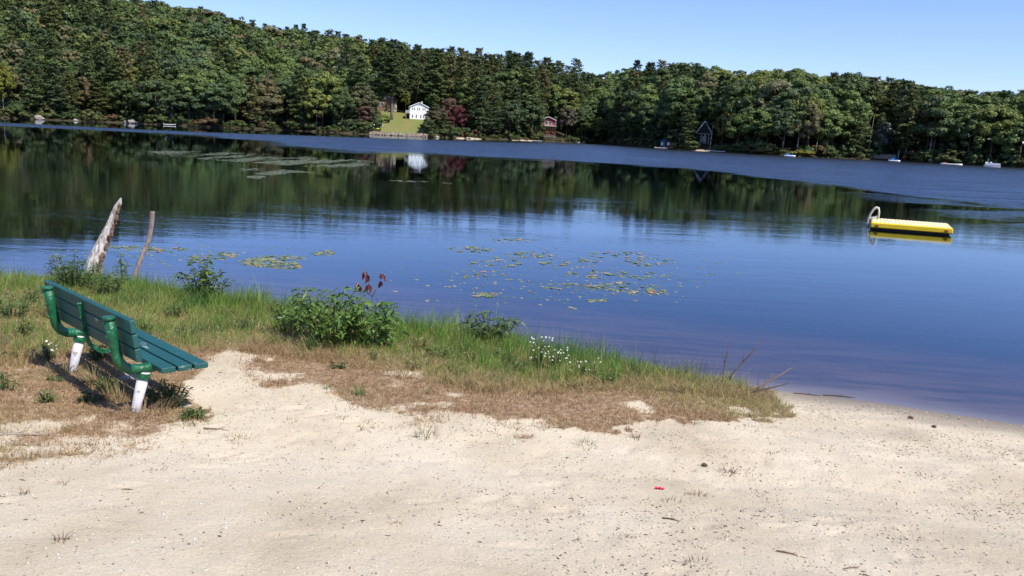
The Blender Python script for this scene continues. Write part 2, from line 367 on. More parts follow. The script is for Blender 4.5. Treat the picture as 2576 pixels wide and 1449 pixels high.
# ------------------------------------------------------------------ water: one closed body, tea-coloured inside
def water_material():
    m = bpy.data.materials.new('lake_water'); m.use_nodes = True; t = m.node_tree; t.nodes.clear(); L = t.links.new
    out = t.nodes.new('ShaderNodeOutputMaterial'); g = t.nodes.new('ShaderNodeNewGeometry')
    sx = t.nodes.new('ShaderNodeSeparateXYZ'); L(g.outputs['Position'], sx.inputs[0])
    def noise(s, d, sc, dist=0):
        mp = t.nodes.new('ShaderNodeMapping'); mp.inputs['Scale'].default_value = sc; L(g.outputs['Position'], mp.inputs[0])
        n = t.nodes.new('ShaderNodeTexNoise'); n.inputs['Scale'].default_value = s; n.inputs['Detail'].default_value = d; n.inputs['Distortion'].default_value = dist; L(mp.outputs[0], n.inputs[0]); return n.outputs[0]
    def math_(op, a, b=None, c=None, clamp=False):
        n = t.nodes.new('ShaderNodeMath'); n.operation = op; n.use_clamp = clamp
        for i, v in enumerate((a, b, c)):
            if v is None: continue
            if isinstance(v, (int, float)): n.inputs[i].default_value = v
            else: L(v, n.inputs[i])
        return n.outputs[0]
    def rng_(v, a, b, c=0., d=1.):
        n = t.nodes.new('ShaderNodeMapRange'); n.interpolation_type = 'SMOOTHSTEP'; n.inputs[1].default_value = a; n.inputs[2].default_value = b; n.inputs[3].default_value = c; n.inputs[4].default_value = d; L(v, n.inputs[0]); return n.outputs[0]
    x, y = sx.outputs[0], sx.outputs[1]
    # wind line: the water beyond it is ruffled by a breeze
    wv = math_('MULTIPLY', math_('SUBTRACT', noise(.035, 4, (1, 1.6, 1)), .5), 46)
    y0 = math_('ADD', math_('ADD', rng_(x, -14, -60, 0, 52), 98), rng_(x, 16, 31, 0, -52))
    line = math_('ADD', math_('ADD', math_('SUBTRACT', y, y0), wv), math_('MULTIPLY', math_('SUBTRACT', noise(.5, 3, (.3, .8, 1)), .5), 26))
    far = rng_(line, -9, 9)
    calm = rng_(math_('SUBTRACT', math_('ADD', y, math_('MULTIPLY', wv, .5)), math_('ADD', 184, math_('MULTIPLY', math_('MAXIMUM', math_('ADD', x, 70), 0), 1.6))), -6, 10, 1, 0)
    calm = math_('MAXIMUM', calm, rng_(x, -20, 20))
    ruff = math_('MULTIPLY', far, calm)
    # gusts round the raft and beyond it
    gust = math_('MULTIPLY', rng_(noise(.16, 4, (.7, 1.8, 1)), .42, .62), math_('MULTIPLY', rng_(x, 17, 29), math_('MULTIPLY', rng_(y, 30, 38), rng_(y, 90, 60))))
    rip = math_('MAXIMUM', ruff, math_('MULTIPLY', gust, .32))
    # soft breeze over the near water
    brk = math_('MULTIPLY', math_('SUBTRACT', noise(.55, 5, (.3, 1.9, 1)), .5), 18)
    near = rng_(math_('ADD', math_('SUBTRACT', y, math_('MULTIPLY', x, .10)), brk), 21.5, 14)
    # waves
    long_ = noise(1.1, 3, (.45, 1.6, 1), .4)
    fine = noise(5.5, 4, (.5, 1.5, 1), .6)
    fine2 = noise(4.5, 4, (.6, 1.4, 1), .3)
    tex = rng_(noise(.3, 4, (.25, 1.6, 1)), .35, .65, .62, .92)
    tiny = noise(16, 2, (.5, 1.3, 1), .3)
    patch = rng_(noise(.12, 3, (.5, 1.4, 1)), .35, .65, .35, 1.25)
    mid = math_('ADD', rng_(y, 34, 60, 1, .25), math_('MULTIPLY', rng_(y, 16, 21, 0, .22), rng_(math_('ADD', y, brk), 38, 23)))
    h1 = math_('MULTIPLY', math_('MULTIPLY', long_, math_('MULTIPLY', patch, mid)), .0034)
    h2 = math_('MULTIPLY', math_('MULTIPLY', fine, math_('MULTIPLY', patch, mid)), .0013)
    h3 = math_('MULTIPLY', fine2, math_('MULTIPLY', rip, .085))
    h = math_('ADD', math_('ADD', h1, h2), h3)
    bp = t.nodes.new('ShaderNodeBump'); bp.inputs['Strength'].default_value = 1; bp.inputs['Distance'].default_value = 1; L(h, bp.inputs['Height'])
    fr = t.nodes.new('ShaderNodeFresnel'); fr.inputs[0].default_value = 1.5; L(bp.outputs[0], fr.inputs[1])
    gl = t.nodes.new('ShaderNodeBsdfGlossy'); gl.inputs[0].default_value = (.78, .88, 1, 1); L(bp.outputs[0], gl.inputs['Normal'])
    L(math_('MAXIMUM', rng_(rip, 0, 1, .02, .22), math_('MULTIPLY', near, .085)), gl.inputs['Roughness'])
    tr = t.nodes.new('ShaderNodeBsdfTransparent'); tr.inputs[0].default_value = (.97, .97, .97, 1)
    ms = t.nodes.new('ShaderNodeMixShader'); L(math_('MULTIPLY', fr.outputs[0], math_('ADD', math_('MULTIPLY', rip, math_('SUBTRACT', tex, 1)), 1)), ms.inputs[0]); L(tr.outputs[0], ms.inputs[1]); L(gl.outputs[0], ms.inputs[2])
    # below: camera inside never happens; backfaces stay clear
    ms2 = t.nodes.new('ShaderNodeMixShader'); L(g.outputs['Backfacing'], ms2.inputs[0]); L(ms.outputs[0], ms2.inputs[1]); L(tr.outputs[0], ms2.inputs[2])
    L(ms2.outputs[0], out.inputs[0])
    va = t.nodes.new('ShaderNodeVolumeAbsorption'); va.inputs[0].default_value = (.50, .38, .36, 1); va.inputs[1].default_value = 1.45
    L(va.outputs[0], out.inputs[1])
    return m
WSLOPE, WLINE = .75, 122.
M_water = water_material()
wm = MB(); wm.box((0, 350, -1.75), (1760, 1090, 3.5)); tag(wm.build('lake_water', M_water), kind='structure')

# ------------------------------------------------------------------ foliage building
def rdir(n, r=rng):
    v = r.normal(size=(n, 3)); return v/np.linalg.norm(v, axis=1, keepdims=True)
def quads(Cn, N, size, aspect=1.0, r=rng):
    """small leaf-cluster faces: centres, normals, half sizes -> verts, faces"""
    n = len(Cn); N = N/np.linalg.norm(N, axis=1, keepdims=True)
    a = np.cross(N, rdir(n, r)); a /= np.linalg.norm(a, axis=1, keepdims=True)+1e-9; b = np.cross(N, a)
    s = np.asarray(size).reshape(-1, 1)*np.ones((n, 1)); k = r.uniform(.6, 1.25, (n, 4, 1))
    V = np.stack([Cn-a*s*k[:, 0], Cn-b*s*aspect*k[:, 1], Cn+a*s*k[:, 2], Cn+b*s*aspect*k[:, 3]], 1).reshape(-1, 3)
    return V, np.arange(4*n).reshape(n, 4)
def broad_crown(a, b, zc, nc, nq, qs, r, loose=1.0):
    """crown of leafy clumps: half width a, half height b, centre height zc"""
    d = rdir(nc*3, r); d = d[d[:, 2] > -.75][:nc]; nc = len(d)
    rr = r.uniform(.62, .98, (nc, 1)); cc = d*rr*np.array([a, a, b]); cc[:, :2] *= (1+.18*np.sin(3*np.arctan2(d[:, 1], d[:, 0])+r.uniform(0, 6)))[:, None]
    cr = a*r.uniform(.22, .38, nc)*loose
    idx = np.repeat(np.arange(nc), nq); dd = rdir(len(idx), r)
    flip = (dd*d[idx]).sum(1) < -.2; dd[flip] *= -1
    p = cc[idx]+dd*(cr[idx]*r.uniform(.55, 1.05, len(idx)))[:, None]*np.array([1, 1, .72])
    p[:, 2] += zc
    N = dd*1.0+rdir(len(idx), r)*.5+np.array([0, 0, .35])
    V, F = quads(p, N, qs*r.uniform(.7, 1.3, len(idx)), .8, r)
    tone = r.uniform(.84, 1.18, nc)[idx]*r.uniform(.85, 1.15, len(idx)); hue = r.uniform(-.06, .06, nc)[idx]
    c = np.stack([tone*(1+hue), tone, tone*(1-hue)], -1)
    return V, F, np.repeat(c, 4, 0)
def pine_crown(H, R, t0, nw, nb, nq, qs, r, dens=1.0):
    P = []; N = []; T = []; nn = int(nw*nb*dens); ts = t0+(1-t0)*(np.arange(nn)+r.random(nn))/nn; az = r.uniform(0, 6.28)
    for t in ts:
        u = (t-t0)/(1-t0); az += 2.4+r.uniform(-.6, .6)
        Lm = R*(.27+.73*(1-u)**.62)*min(1, .55+2*u); Lb = Lm*r.uniform(.55, 1.12); m = max(8, int(nq*(.3+Lb/R)))
        q = r.uniform(.2, 1, m)**.7; side = r.normal(0, .17, m)*Lb*(1.2-q*.6); lift = .06+.75*u*u+r.uniform(-.08, .12)
        x = q*Lb*(1-.35*u*u); z = min(t, .94)*H+x*lift+.10*Lb*np.sin(q*3)-.12*np.abs(side)+r.normal(0, .17, m)
        ca, sa = math.cos(az), math.sin(az)
        P.append(np.stack([ca*x-sa*side, sa*x+ca*side, z], -1))
        N.append(np.array([0, 0, 1.0])+rdir(m, r)*.6+np.array([ca, sa, 0])*.35); T.append(np.full(m, r.uniform(.85, 1.15)))
    m = 70; k = r.random(m); P.append(np.stack([r.normal(0, .6, m)*(1.1-k), r.normal(0, .6, m)*(1.1-k), H*(.90+.085*k)], -1)); N.append(rdir(m, r)); T.append(np.ones(m))
    P = np.concatenate(P); N = np.concatenate(N); T = np.concatenate(T)*r.uniform(.85, 1.15, len(P))
    V, F = quads(P, N, qs*r.uniform(.7, 1.25, len(P)), .62, r)
    return V, F, np.repeat(np.stack([T, T, T], -1), 4, 0)
def trunk_mb(H, r0, top=.85, limbs=5, spread=3., lo=.35):
    m = MB(); sway = [(random.uniform(-.02, .02)*H*i/5, random.uniform(-.02, .02)*H*i/5) for i in range(6)]
    P = [(sway[i][0], sway[i][1], H*top*i/5-(.4 if i == 0 else 0)) for i in range(6)]
    m.tube(P, [r0*(1.25 if i == 0 else 1)*(1-.8*i/5) for i in range(6)], 7)
    for k in range(limbs):
        t = random.uniform(lo, .8)*top; a = random.uniform(0, 6.28); L_ = spread*random.uniform(.5, 1)
        b = Vector((0, 0, H*t)); e = b+Vector((math.cos(a)*L_, math.sin(a)*L_, L_*random.uniform(.4, .9)))
        m.tube([b, b.lerp(e, .5)+Vector((0, 0, .1)), e], [r0*.35, r0*.22, r0*.07], 5)
    return m

# tree prototypes (unit sizes in metres; scaled per tree)
NV = 8
pine_me, broad_me, trunkP, trunkB = [], [], [], []
def mesh_only(o): me = o.data; bpy.data.objects.remove(o); return me
rt_ = np.random.default_rng(11)
for v in range(NV):
    H = 21; R = rt_.uniform(4.4, 6.0)
    V, F, c = pine_crown(H, R, rt_.uniform(.08, .2), 18, 6, 48, .33, rt_, rt_.uniform(.8, 1.05)); pine_me.append(mesh_only(new_obj('pine_crown', V, F, M_leaf, col=c)))
    trunkP.append(mesh_only(trunk_mb(H, .32, .95, 3, 2.0, .1).build('pine_trunk', M_bark, smooth=True)))
    a = rt_.uniform(4.2, 5.2); b = rt_.uniform(6.2, 7.6)
    V, F, c = broad_crown(a, b, 17.8-b, 54, 84, .35, rt_); broad_me.append(mesh_only(new_obj('broadleaf_crown', V, F, M_leaf, col=c)))
    trunkB.append(mesh_only(trunk_mb(15, .3, .8, 6, 3.0, .25).build('broadleaf_trunk', M_bark, smooth=True)))
bush_me = []
for v in range(6):
    V, F, c = broad_crown(1.0, .8, .75, 24, 40, .115, rt_, 1.1); bush_me.append(mesh_only(new_obj('bush_foliage', V, F, M_leaf, col=c)))

# colours of real foliage (linear)
TONES_P = [((0.099, 0.135, 0.053), 'dark green'), ((0.124, 0.162, 0.055), 'mid green'), ((0.162, 0.182, 0.061), 'olive green'), ((0.089, 0.131, 0.061), 'blue green'), ((0.194, 0.171, 0.076), 'brownish green')]
TONES_B = [((0.108, 0.160, 0.053), 'deep green'), ((0.140, 0.196, 0.055), 'fresh green'), ((0.189, 0.222, 0.055), 'yellow green'), ((0.095, 0.142, 0.059), 'cool green'), ((0.178, 0.157, 0.071), 'russet tinged'), ((0.171, 0.169, 0.082), 'dull olive')]
WP = [.3, .3, .2, .12, .08]; WB = [.30, .29, .12, .18, .04, .07]
LM = [(-999, 'far left'), (60, 'left of the pale boulders'), (120, 'right of the pale boulders'), (230, 'above the rock ledge'), (330, 'left of the hidden cottage'), (430, 'just right of the hidden cottage'), (540, 'behind the distant lily mat'), (680, 'right of the distant lily mat'), (790, 'midway to the lawn'),
      (870, 'left of the lawn'), (960, 'behind the lawn'), (1085, 'right of the white house'), (1150, 'by the crimson maple'), (1240, 'left of the red cabin'), (1330, 'around the red cabin'), (1430, 'right of the red cabin'), (1510, 'midway from red cabin to blue canopy'), (1600, 'left of the blue canopy'),
      (1700, 'left of the dark cabin'), (1770, 'right of the dark cabin'), (1850, 'left of the golden shrubs'), (1930, 'behind the golden shrubs'), (2060, 'right of the golden shrubs'), (2160, 'left of the stone wall'), (2240, 'right of the stone wall'), (2330, 'behind the rowing boat'), (2430, 'behind the pontoon boat'), (2520, 'far right')]
def where(px):
    r = LM[0][1]
    for a, b in LM:
        if px >= a: r = b
    return r

# no-tree zones (px0, px1, smax) in front of / around buildings
CLEAR = [(948, 1080, 62), (1080, 1150, 46), (431, 442, 22), (1360, 1400, 24), (1750, 1788, 14), (1664, 1688, 7), (1136, 1160, 10), (908, 926, 9), (420, 430, 22)]
cand = []
rt2 = np.random.default_rng(5)
az = -36.
smax_extra = 34
rows = np.concatenate([np.arange(4, 40, 7.0), np.arange(40, 360, 9.0)])
for s in rows:
    a = -37+rt2.uniform(0, 1)
    while a < 37:
        R = float(np.interp(a, RAZ, RR))
        step = (7.8 if s < 40 else 8.6)/(rs_of(a)+s)*57.3*rt2.uniform(.75, 1.3)
        if s < R+smax_extra:
            aa = a+rt2.uniform(-.2, .2); s2 = max(2.5, s+rt2.uniform(-2.6, 2.6)); P = far_xyz(aa, s2)
            px, py = proj(P); ok = True
            for x0, x1, sm in CLEAR:
                if x0-(18 if x0 not in (948, 1080) else 8) < px < x1+(18 if x0 not in (948, 1080) else 8) and s2 < sm and not (x0 in (1080, 431) and s2 < 9): ok = False
            if ok: cand.append([s2, aa, px, P])
        a += step
cand.sort(key=lambda c: (c[0]+rs_of(c[1])*.15))
def pine_share(px, s):                          # where the picture is mostly pines
    v = .40+.22*math.sin(px*.006+1)+(.12 if 850 < px < 1700 else 0)-(.24 if px > 1850 else 0)-(.22 if s > 60 else 0)
    return min(.75, max(.10, v))
used_p = used_b = 0; rest = {'p': [], 'b': []}
def make_tree(kind, P, sc, wid, tone, label, group, parts, v, rz, name=None, mesh=None, trunk=True, bark=None):
    nm = name or ('pine_tree' if kind == 'p' else 'broadleaf_tree')
    cm = (pine_me if kind == 'p' else broad_me)[v] if mesh is None else mesh
    if parts:
        root = empty(nm, P, rz, label, 'tree', group); root.scale = (wid, wid, sc)
        t = bpy.data.objects.new('trunk', (trunkP if kind == 'p' else trunkB)[v]); COL.objects.link(t); t.parent = root
        c = bpy.data.objects.new('crown', cm); COL.objects.link(c); c.parent = root; c.color = (*tone, 1)
        return root
    o = bpy.data.objects.new(nm, cm); COL.objects.link(o); o.location = P; o.rotation_euler = (0, 0, rz); o.scale = (wid, wid, sc); o.color = (*tone, 1)
    return tag(o, label, 'tree', group)
SKY = np.array([(-400, -120), (0, -60), (250, -22), (370, 0), (500, 22), (700, 70), (900, 96), (1000, 110), (1100, 126), (1250, 134), (1400, 134), (1600, 148), (1750, 163), (1830, 183), (1950, 174), (2100, 188), (2200, 196), (2300, 208), (2400, 224), (2450, 243), (2500, 238), (2576, 228), (3000, 240)], float)
def skyline_cap(P, px):                         # tallest a tree standing there can be under the skyline of the hill
    D_ = math.hypot(P[0], P[1]); return atd(px, np.interp(px, SKY[:, 0], SKY[:, 1])+rt2.uniform(-13, 12), D_)[2]-P[2]
for s, aa, px, P in cand:
    kind = 'p' if rt2.random() < pine_share(px, s) else 'b'
    big = rt2.normal(1, .13)
    sc = (big*1.17 if kind == 'p' else big*1.13); wid = sc*rt2.uniform(.9, 1.25)
    if s < 9: sc *= rt2.uniform(.6, .95); wid *= .85
    cap = skyline_cap(P, px)/(21 if kind == 'p' else 17.8)
    if cap < .45: continue
    sc = min(sc, cap)
    ti = rt2.choice(len(TONES_P if kind == 'p' else TONES_B), p=(WP if kind == 'p' else WB)); tone, tw = (TONES_P if kind == 'p' else TONES_B)[ti]
    j = rt2.uniform(.85, 1.15); tone = tuple(q*j for q in tone); v = int(rt2.integers(NV)); rz = float(rt2.uniform(0, 6.28))
    vis = -30 < px < 2606
    full = (used_p >= 296) if kind == 'p' else (used_b >= 290)
    if full or not vis:
        rest[kind].append((P, sc, wid, tone, rz)); continue
    size = 'tall' if sc > 1.18 else ('short' if sc < .98 else 'middling')
    row = 'at the water edge' if s < 8 else ('in the second rank' if s < 15 else ('in the third rank' if s < 22 else ('deep in the wood' if s < 45 else 'up the slope')))
    kn = 'pine' if kind == 'p' else 'broadleaf tree'
    label = f'{size} {tw} {kn} {row}, {where(px)}'
    make_tree(kind, P-np.array([0, 0, .2]), sc, wid, tone, label, 'pines on the far side' if kind == 'p' else 'broadleaf trees on the far side', s < 15, v, rz)
    if kind == 'p': used_p += 1
    else: used_b += 1
print('trees', used_p, used_b, len(rest['p']), len(rest['b']))
# the rest of each kind as one wood
for kind, nm, lab, cat in (('p', 'distant_pines', 'mass of pines covering the upper hillside behind the shore trees', 'pine wood'), ('b', 'distant_broadleaf_trees', 'rounded green and olive broadleaf canopy covering the upper hillside', 'broadleaf wood')):
    lows = []
    for v in range(5):
        if kind == 'p': V, F, c = pine_crown(20, 5.2, .3, 13, 6, 20, .55, rt_, .9)
        else: V, F, c = broad_crown(4.9, 6.4, 10.6, 26, 30, .56, rt_)
        lows.append((V, F, c))
    VV = []; FF = []; CC = []; off = 0
    for P, sc, wid, tone, rz in rest[kind]:
        V, F, c = lows[rt2.integers(5)]; ca, sa = math.cos(rz), math.sin(rz)
        W = np.stack([(V[:, 0]*ca-V[:, 1]*sa)*wid, (V[:, 0]*sa+V[:, 1]*ca)*wid, V[:, 2]*sc], -1)+P
        VV.append(W); FF.append(F+off); CC.append(c*np.array(tone)); off += len(V)
    if VV: tag(new_obj(nm, np.concatenate(VV), np.concatenate(FF), M_leaf, col=np.concatenate(CC)), lab, cat, kind='stuff')

# understory closing the wood near the water
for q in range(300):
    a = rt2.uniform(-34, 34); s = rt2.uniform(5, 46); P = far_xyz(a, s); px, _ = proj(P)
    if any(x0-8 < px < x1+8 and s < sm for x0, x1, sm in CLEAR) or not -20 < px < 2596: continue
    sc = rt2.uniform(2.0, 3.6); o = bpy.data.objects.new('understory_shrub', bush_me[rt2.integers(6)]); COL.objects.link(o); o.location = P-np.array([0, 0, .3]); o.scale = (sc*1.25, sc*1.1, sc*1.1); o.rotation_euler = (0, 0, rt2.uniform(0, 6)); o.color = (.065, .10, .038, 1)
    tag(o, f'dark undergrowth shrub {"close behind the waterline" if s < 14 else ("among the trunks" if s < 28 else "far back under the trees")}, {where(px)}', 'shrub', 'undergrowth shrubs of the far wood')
# shoreline bushes
BT = [((.105, .135, .045), 'green'), ((.14, .15, .05), 'yellowish'), ((.17, .11, .055), 'rusty'), ((.08, .12, .04), 'dark green')]
a = -36.
while a < 36:
    px, _ = proj(far_xyz(a, 1)); s = rt2.uniform(.6, 3.2); sc = rt2.uniform(1.0, 2.7); P = far_xyz(a, s)
    if -20 < px < 2596 and not (930 < px < 1062 or 1372 < px < 1396 or 1660 < px < 1690 or 1760 < px < 1785 or 1978 < px < 1994 or 2205 < px < 2262):
        tone, tw = BT[rt2.choice(4, p=[.42, .26, .1, .22])]; o = bpy.data.objects.new('shore_bush', bush_me[rt2.integers(6)]); COL.objects.link(o)
        o.location = P-np.array([0, 0, .15]); o.rotation_euler = (0, 0, rt2.uniform(0, 6)); o.scale = (sc*rt2.uniform(1, 1.5), sc*1.2, sc*rt2.uniform(.75, 1.2)); o.color = (*tone, 1)
        tag(o, f'{"large" if sc > 1.9 else "small"} {tw} bush hanging over the water, {where(px)}', 'bush', 'bushes along the far waterline')
    a += rt2.uniform(.35, .75)

# ------------------------------------------------------------------ special trees read off the photo
SP = {}
def special(px, s, kind, H, Wd, tone, label, group=None, name=None, v=0, parts=True, trunk_h=None, loose=None, cat='tree', py=330):
    P, az_ = px_s(px, s, py); P[2] -= .2
    if kind == 'bush':
        o = bpy.data.objects.new(name or 'shrub', bush_me[v % 6]); COL.objects.link(o); o.location = P; o.scale = (Wd/2.1, Wd/2.1, H/1.55); o.color = (*tone, 1); o.rotation_euler = (0, 0, px)
        return tag(o, label, cat, group)
    r = make_tree(kind, P, H/(22 if kind == 'p' else 17.8), Wd/(9.4 if kind == 'p' else 10.0), tone, label, group, parts, v, px*.37, name)
    return r
special(1148, 6, 'b', 13, 7, (.14, .038, .042), 'crimson maple at the water edge right of the white house', name='maple_tree', v=1)
special(1128, 11, 'b', 14.5, 8, (.15, .09, .06), 'brownish maple just behind the crimson one', name='maple_tree', v=2)
special(1094, 6, 'b', 10.5, 9.5, (.13, .12, .06), 'olive and rust tree overlapping the right corner of the white house', v=3)
special(1075, 3.5, 'b', 6.5, 7, (.085, .11, .045), 'low dark green tree at the right end of the rubble wall', v=5)
special(1118, 3.5, 'b', 7, 6, (.11, .125, .045), 'small yellow green tree before the brownish maple', v=6)
special(1163, 4, 'bush', 1.7, 3.6, (.30, .02, .02), 'bright red low shrub behind the wooden lakeside chair', name='shrub', cat='shrub')
special(918, 6, 'b', 10, 7.5, (.19, .11, .075), 'reddish brown tree left of the lawn leaning over the water', v=4)
special(934, 8, 'b', 9.5, 4.5, (.07, .12, .045), 'slim green tree beside the yellow kayak', v=0)
special(1019, 62, 'b', 11, 5, (.16, .17, .03), 'slim yellow green tree at the top of the lawn', v=2)
special(966, 24, 'bush', 3.2, 7, (.15, .20, .045), 'light green rounded bush on the left edge of the lawn', name='shrub', cat='shrub')
special(10, 3, 'b', 17, 8, (.19, .19, .03), 'yellow leaved tree with pale trunk at the left edge of the picture', v=3)
special(212, 12, 'b', 15, 8, (.16, .12, .055), 'orange tinged tree above the rock ledge', v=5)
special(300, 10, 'p', 25, 12, (.12, .15, .05), 'broad light green pine rising beside the rock ledge', name='pine_tree', v=2)
special(1270, 8, 'b', 13, 5, (.10, .08, .085), 'bare looking purplish grey tree left of the red cabin', v=1)
special(1350, 5, 'b', 11, 6.5, (.07, .14, .035), 'bright green tree against the left wall of the red cabin', v=6)
special(1425, 9, 'b', 17, 9, (.13, .115, .085), 'pale brown crowned tree right of the red cabin', v=7)
special(1378, 14, 'bush', 2.6, 8.5, (.20, .07, .05), 'reddish brown shrubs under the deck of the red cabin', name='shrub', cat='shrub')
special(1362, 3, 'bush', 4, 4.5, (.09, .13, .05), 'rounded green shrub in front of the red cabin', name='shrub', cat='shrub')
special(1818, 8, 'b', 13, 6, (.19, .15, .03), 'tree with orange yellow crown right of the dark cabin', v=4)
special(1940, 2, 'bush', 2.0, 8, (.30, .26, .05), 'golden shrub left of the blue and white boat', 'golden shrubs at the waterline', 'shrub', cat='shrub', v=1)
special(2022, 2, 'bush', 1.8, 9, (.27, .24, .05), 'golden shrub right of the blue and white boat', 'golden shrubs at the waterline', 'shrub', cat='shrub', v=2)
special(2065, 2.5, 'bush', 2.6, 5.5, (.07, .12, .045), 'dark green shrub ending the row of golden shrubs', name='shrub', cat='shrub', v=3)
special(2222, 6, 'b', 12, 6, (.24, .25, .20), 'thin silvery grey tree above the stone wall', v=0)
special(1955, 26, 'p', 23, 11, (.09, .12, .04), 'large pine above the golden shrubs', name='pine_tree', v=5)

for q, (px, s_, H_) in enumerate([(992, 72, 20), (1006, 80, 21), (1024, 76, 20), (1040, 82, 22), (1056, 78, 20), (1070, 70, 21), (998, 92, 22), (1030, 96, 22), (1060, 95, 22)]):
    special(px, s_, 'b', H_, 11, (.09, .12, .05), f'dark broadleaf tree rising behind the white house and lawn', 'trees closing the view behind the lawn', v=q % 8, parts=False)
# skyline pines standing clear of the canopy
for px, top, w_, s in [(505, 10, 9, 290), (480, 14, 7, 288), (935, 92, 9, 120), (982, 100, 11, 105), (745, 56, 9, 190), (765, 52, 10, 196), (1092, 116, 7, 70), (1240, 128, 11, 60), (1290, 124, 12, 55), (1330, 122, 9, 58), (1605, 140, 11, 46), (1640, 148, 10, 50),
                       (1720, 154, 12, 38), (1762, 156, 12, 38), (1830, 178, 8, 44), (2465, 238, 6, 60), (2525, 220, 13, 30), (2560, 230, 11, 36)]:
    P, a_ = px_s(px, s, top+150); D_ = math.hypot(P[0], P[1]); T = atd(px, top, D_); T2 = atd(px, top, D_)
    P2 = np.array([T[0], T[1], far_h(a_, s)]); H_ = T[2]-P2[2]
    H_ = min(max(H_, 12), 42)
    make_tree('p', P2-np.array([0, 0, .2]), H_/22, max(w_, H_*.42)/9.4, (.06, .10, .042), f'tall dark pine breaking the skyline, {where(px)}', 'pines standing clear of the skyline', False, px % NV, px*.7)

# ------------------------------------------------------------------ bare and birch trunks
def bare_tree(px, s, H, lean, name, label, m, r0=.16, forks=3, group=None, dz=0):
    P, _ = px_s(px, s); root = empty(name, P, 0, label, 'tree', group)
    mb = MB(); pts = [(lean*H*t*t, 0, H*t-(.3 if t == 0 else 0)) for t in (0, .25, .5, .75, 1)]; mb.tube(pts, [r0, r0*.9, r0*.7, r0*.5, r0*.2], 6); mb.build('trunk', m, root, True)
    mb = MB()
    for k in range(forks):
        t = random.uniform(.45, .85); b = Vector((lean*H*t*t, 0, H*t)); e = b+Vector((random.uniform(-.22, .22)*H, random.uniform(-.1, .1)*H, H*.2)); mb.tube([b, e], [r0*.45, r0*.12], 5)
    mb.build('branches', m, root, True); return root
G1 = 'pale trunks on the far side'
special(416, 4, 'b', 8.5, 8, (.10, .14, .05), 'low broadleaf tree screening the foot of the hidden white cottage', v=2)
bare_tree(169, 9, 15, -.02, 'birch_tree', 'white leafless birch against the dark wood at the left', M_palebark, .13, 7, G1)
bare_tree(1019, 66, 20, -.03, 'birch_tree', 'pale forked trunk at the top of the lawn', M_palebark, .22, 3, G1)
bare_tree(1043, 66, 15, .12, 'birch_tree', 'pale leaning trunk behind the roof of the white house', M_palebark, .16, 1, G1)
bare_tree(1034, 70, 14, .02, 'birch_tree', 'thin pale trunk left of the white house roof', M_palebark, .14, 1, G1)
bare_tree(1790, 3, 9, .03, 'birch_tree', 'thin pale trunk between dark cabin and its dock', M_palebark, .1, 1, G1)
bare_tree(2191, 3, 14, .04, 'birch_tree', 'tall thin trunk in the dark gap left of the stone wall', M_palebark, .12, 1, G1)
bare_tree(2058+0, 4, 9, .05, 'birch_tree', 'slanting pale trunk right of the golden shrubs', M_palebark, .13, 2, G1)
bare_tree(2010, 6, 9, .05, 'birch_tree', 'thick pale trunk above the golden shrubs', M_palebark, .2, 1, G1)
bare_tree(12, 2, 10, 0, 'birch_tree', 'straight pale trunk at the water at the left edge', M_palebark, .18, 0, G1)
bare_tree(2345, 3, 9, .05, 'birch_tree', 'forked grey trunk left of the rowing boat', M_palebark, .16, 3, G1)
bare_tree(1568, 14, 17, -.01, 'birch_tree', 'white dead snag between red cabin and blue canopy', M_palebark, .14, 5, G1)
# the tall pine with a bare lower trunk at the lawn
P, _ = px_s(984, 30); t = empty('pine_tree', P, 0, 'tall pine with thick bare lower trunk standing on the lawn', 'tree')
mb = MB(); mb.tube([(0, 0, -.4), (.05, 0, 3), (.1, 0, 12), (.3, 0, 27)], [.75, .55, .5, .12], 9); mb.build('trunk', mat('grey_pine_bark', (.17, .145, .13), .9, .2, var=.3), t, True)
V, F_, c = pine_crown(30, 6.4, .34, 17, 9, 85, .42, rt_, .95); o = new_obj('crown', V, F_, M_leaf, t, col=c); o.color = (.085, .125, .042, 1)

# ------------------------------------------------------------------ buildings of the far side.  local x right, -y to the lake, z up
def site(px, s, py=None):
    P, a_ = px_s(px, s, py or 330); return P, -rad(a_)
def window(parent, x, z, wd, hh, y=0.0, mull=True, depth=.08):
    f = MB(); t = .09
    f.box((x-wd/2+t/2, y-depth/2, z), (t, depth, hh)); f.box((x+wd/2-t/2, y-depth/2, z), (t, depth, hh)); f.box((x, y-depth/2, z+hh/2-t/2), (wd-2*t, depth*.9, t)); f.box((x, y-depth/2, z-hh/2+t/2), (wd-2*t, depth*.9, t))
    if mull: f.box((x, y-depth/2, z), (wd-2*t, depth*.8, .05))
    w_ = f.build('window', M_white, parent); g = MB(); g.box((x, y-.022, z), (wd-2*t, .04, hh-2*t)); g.build('pane', M_glass, w_); return w_
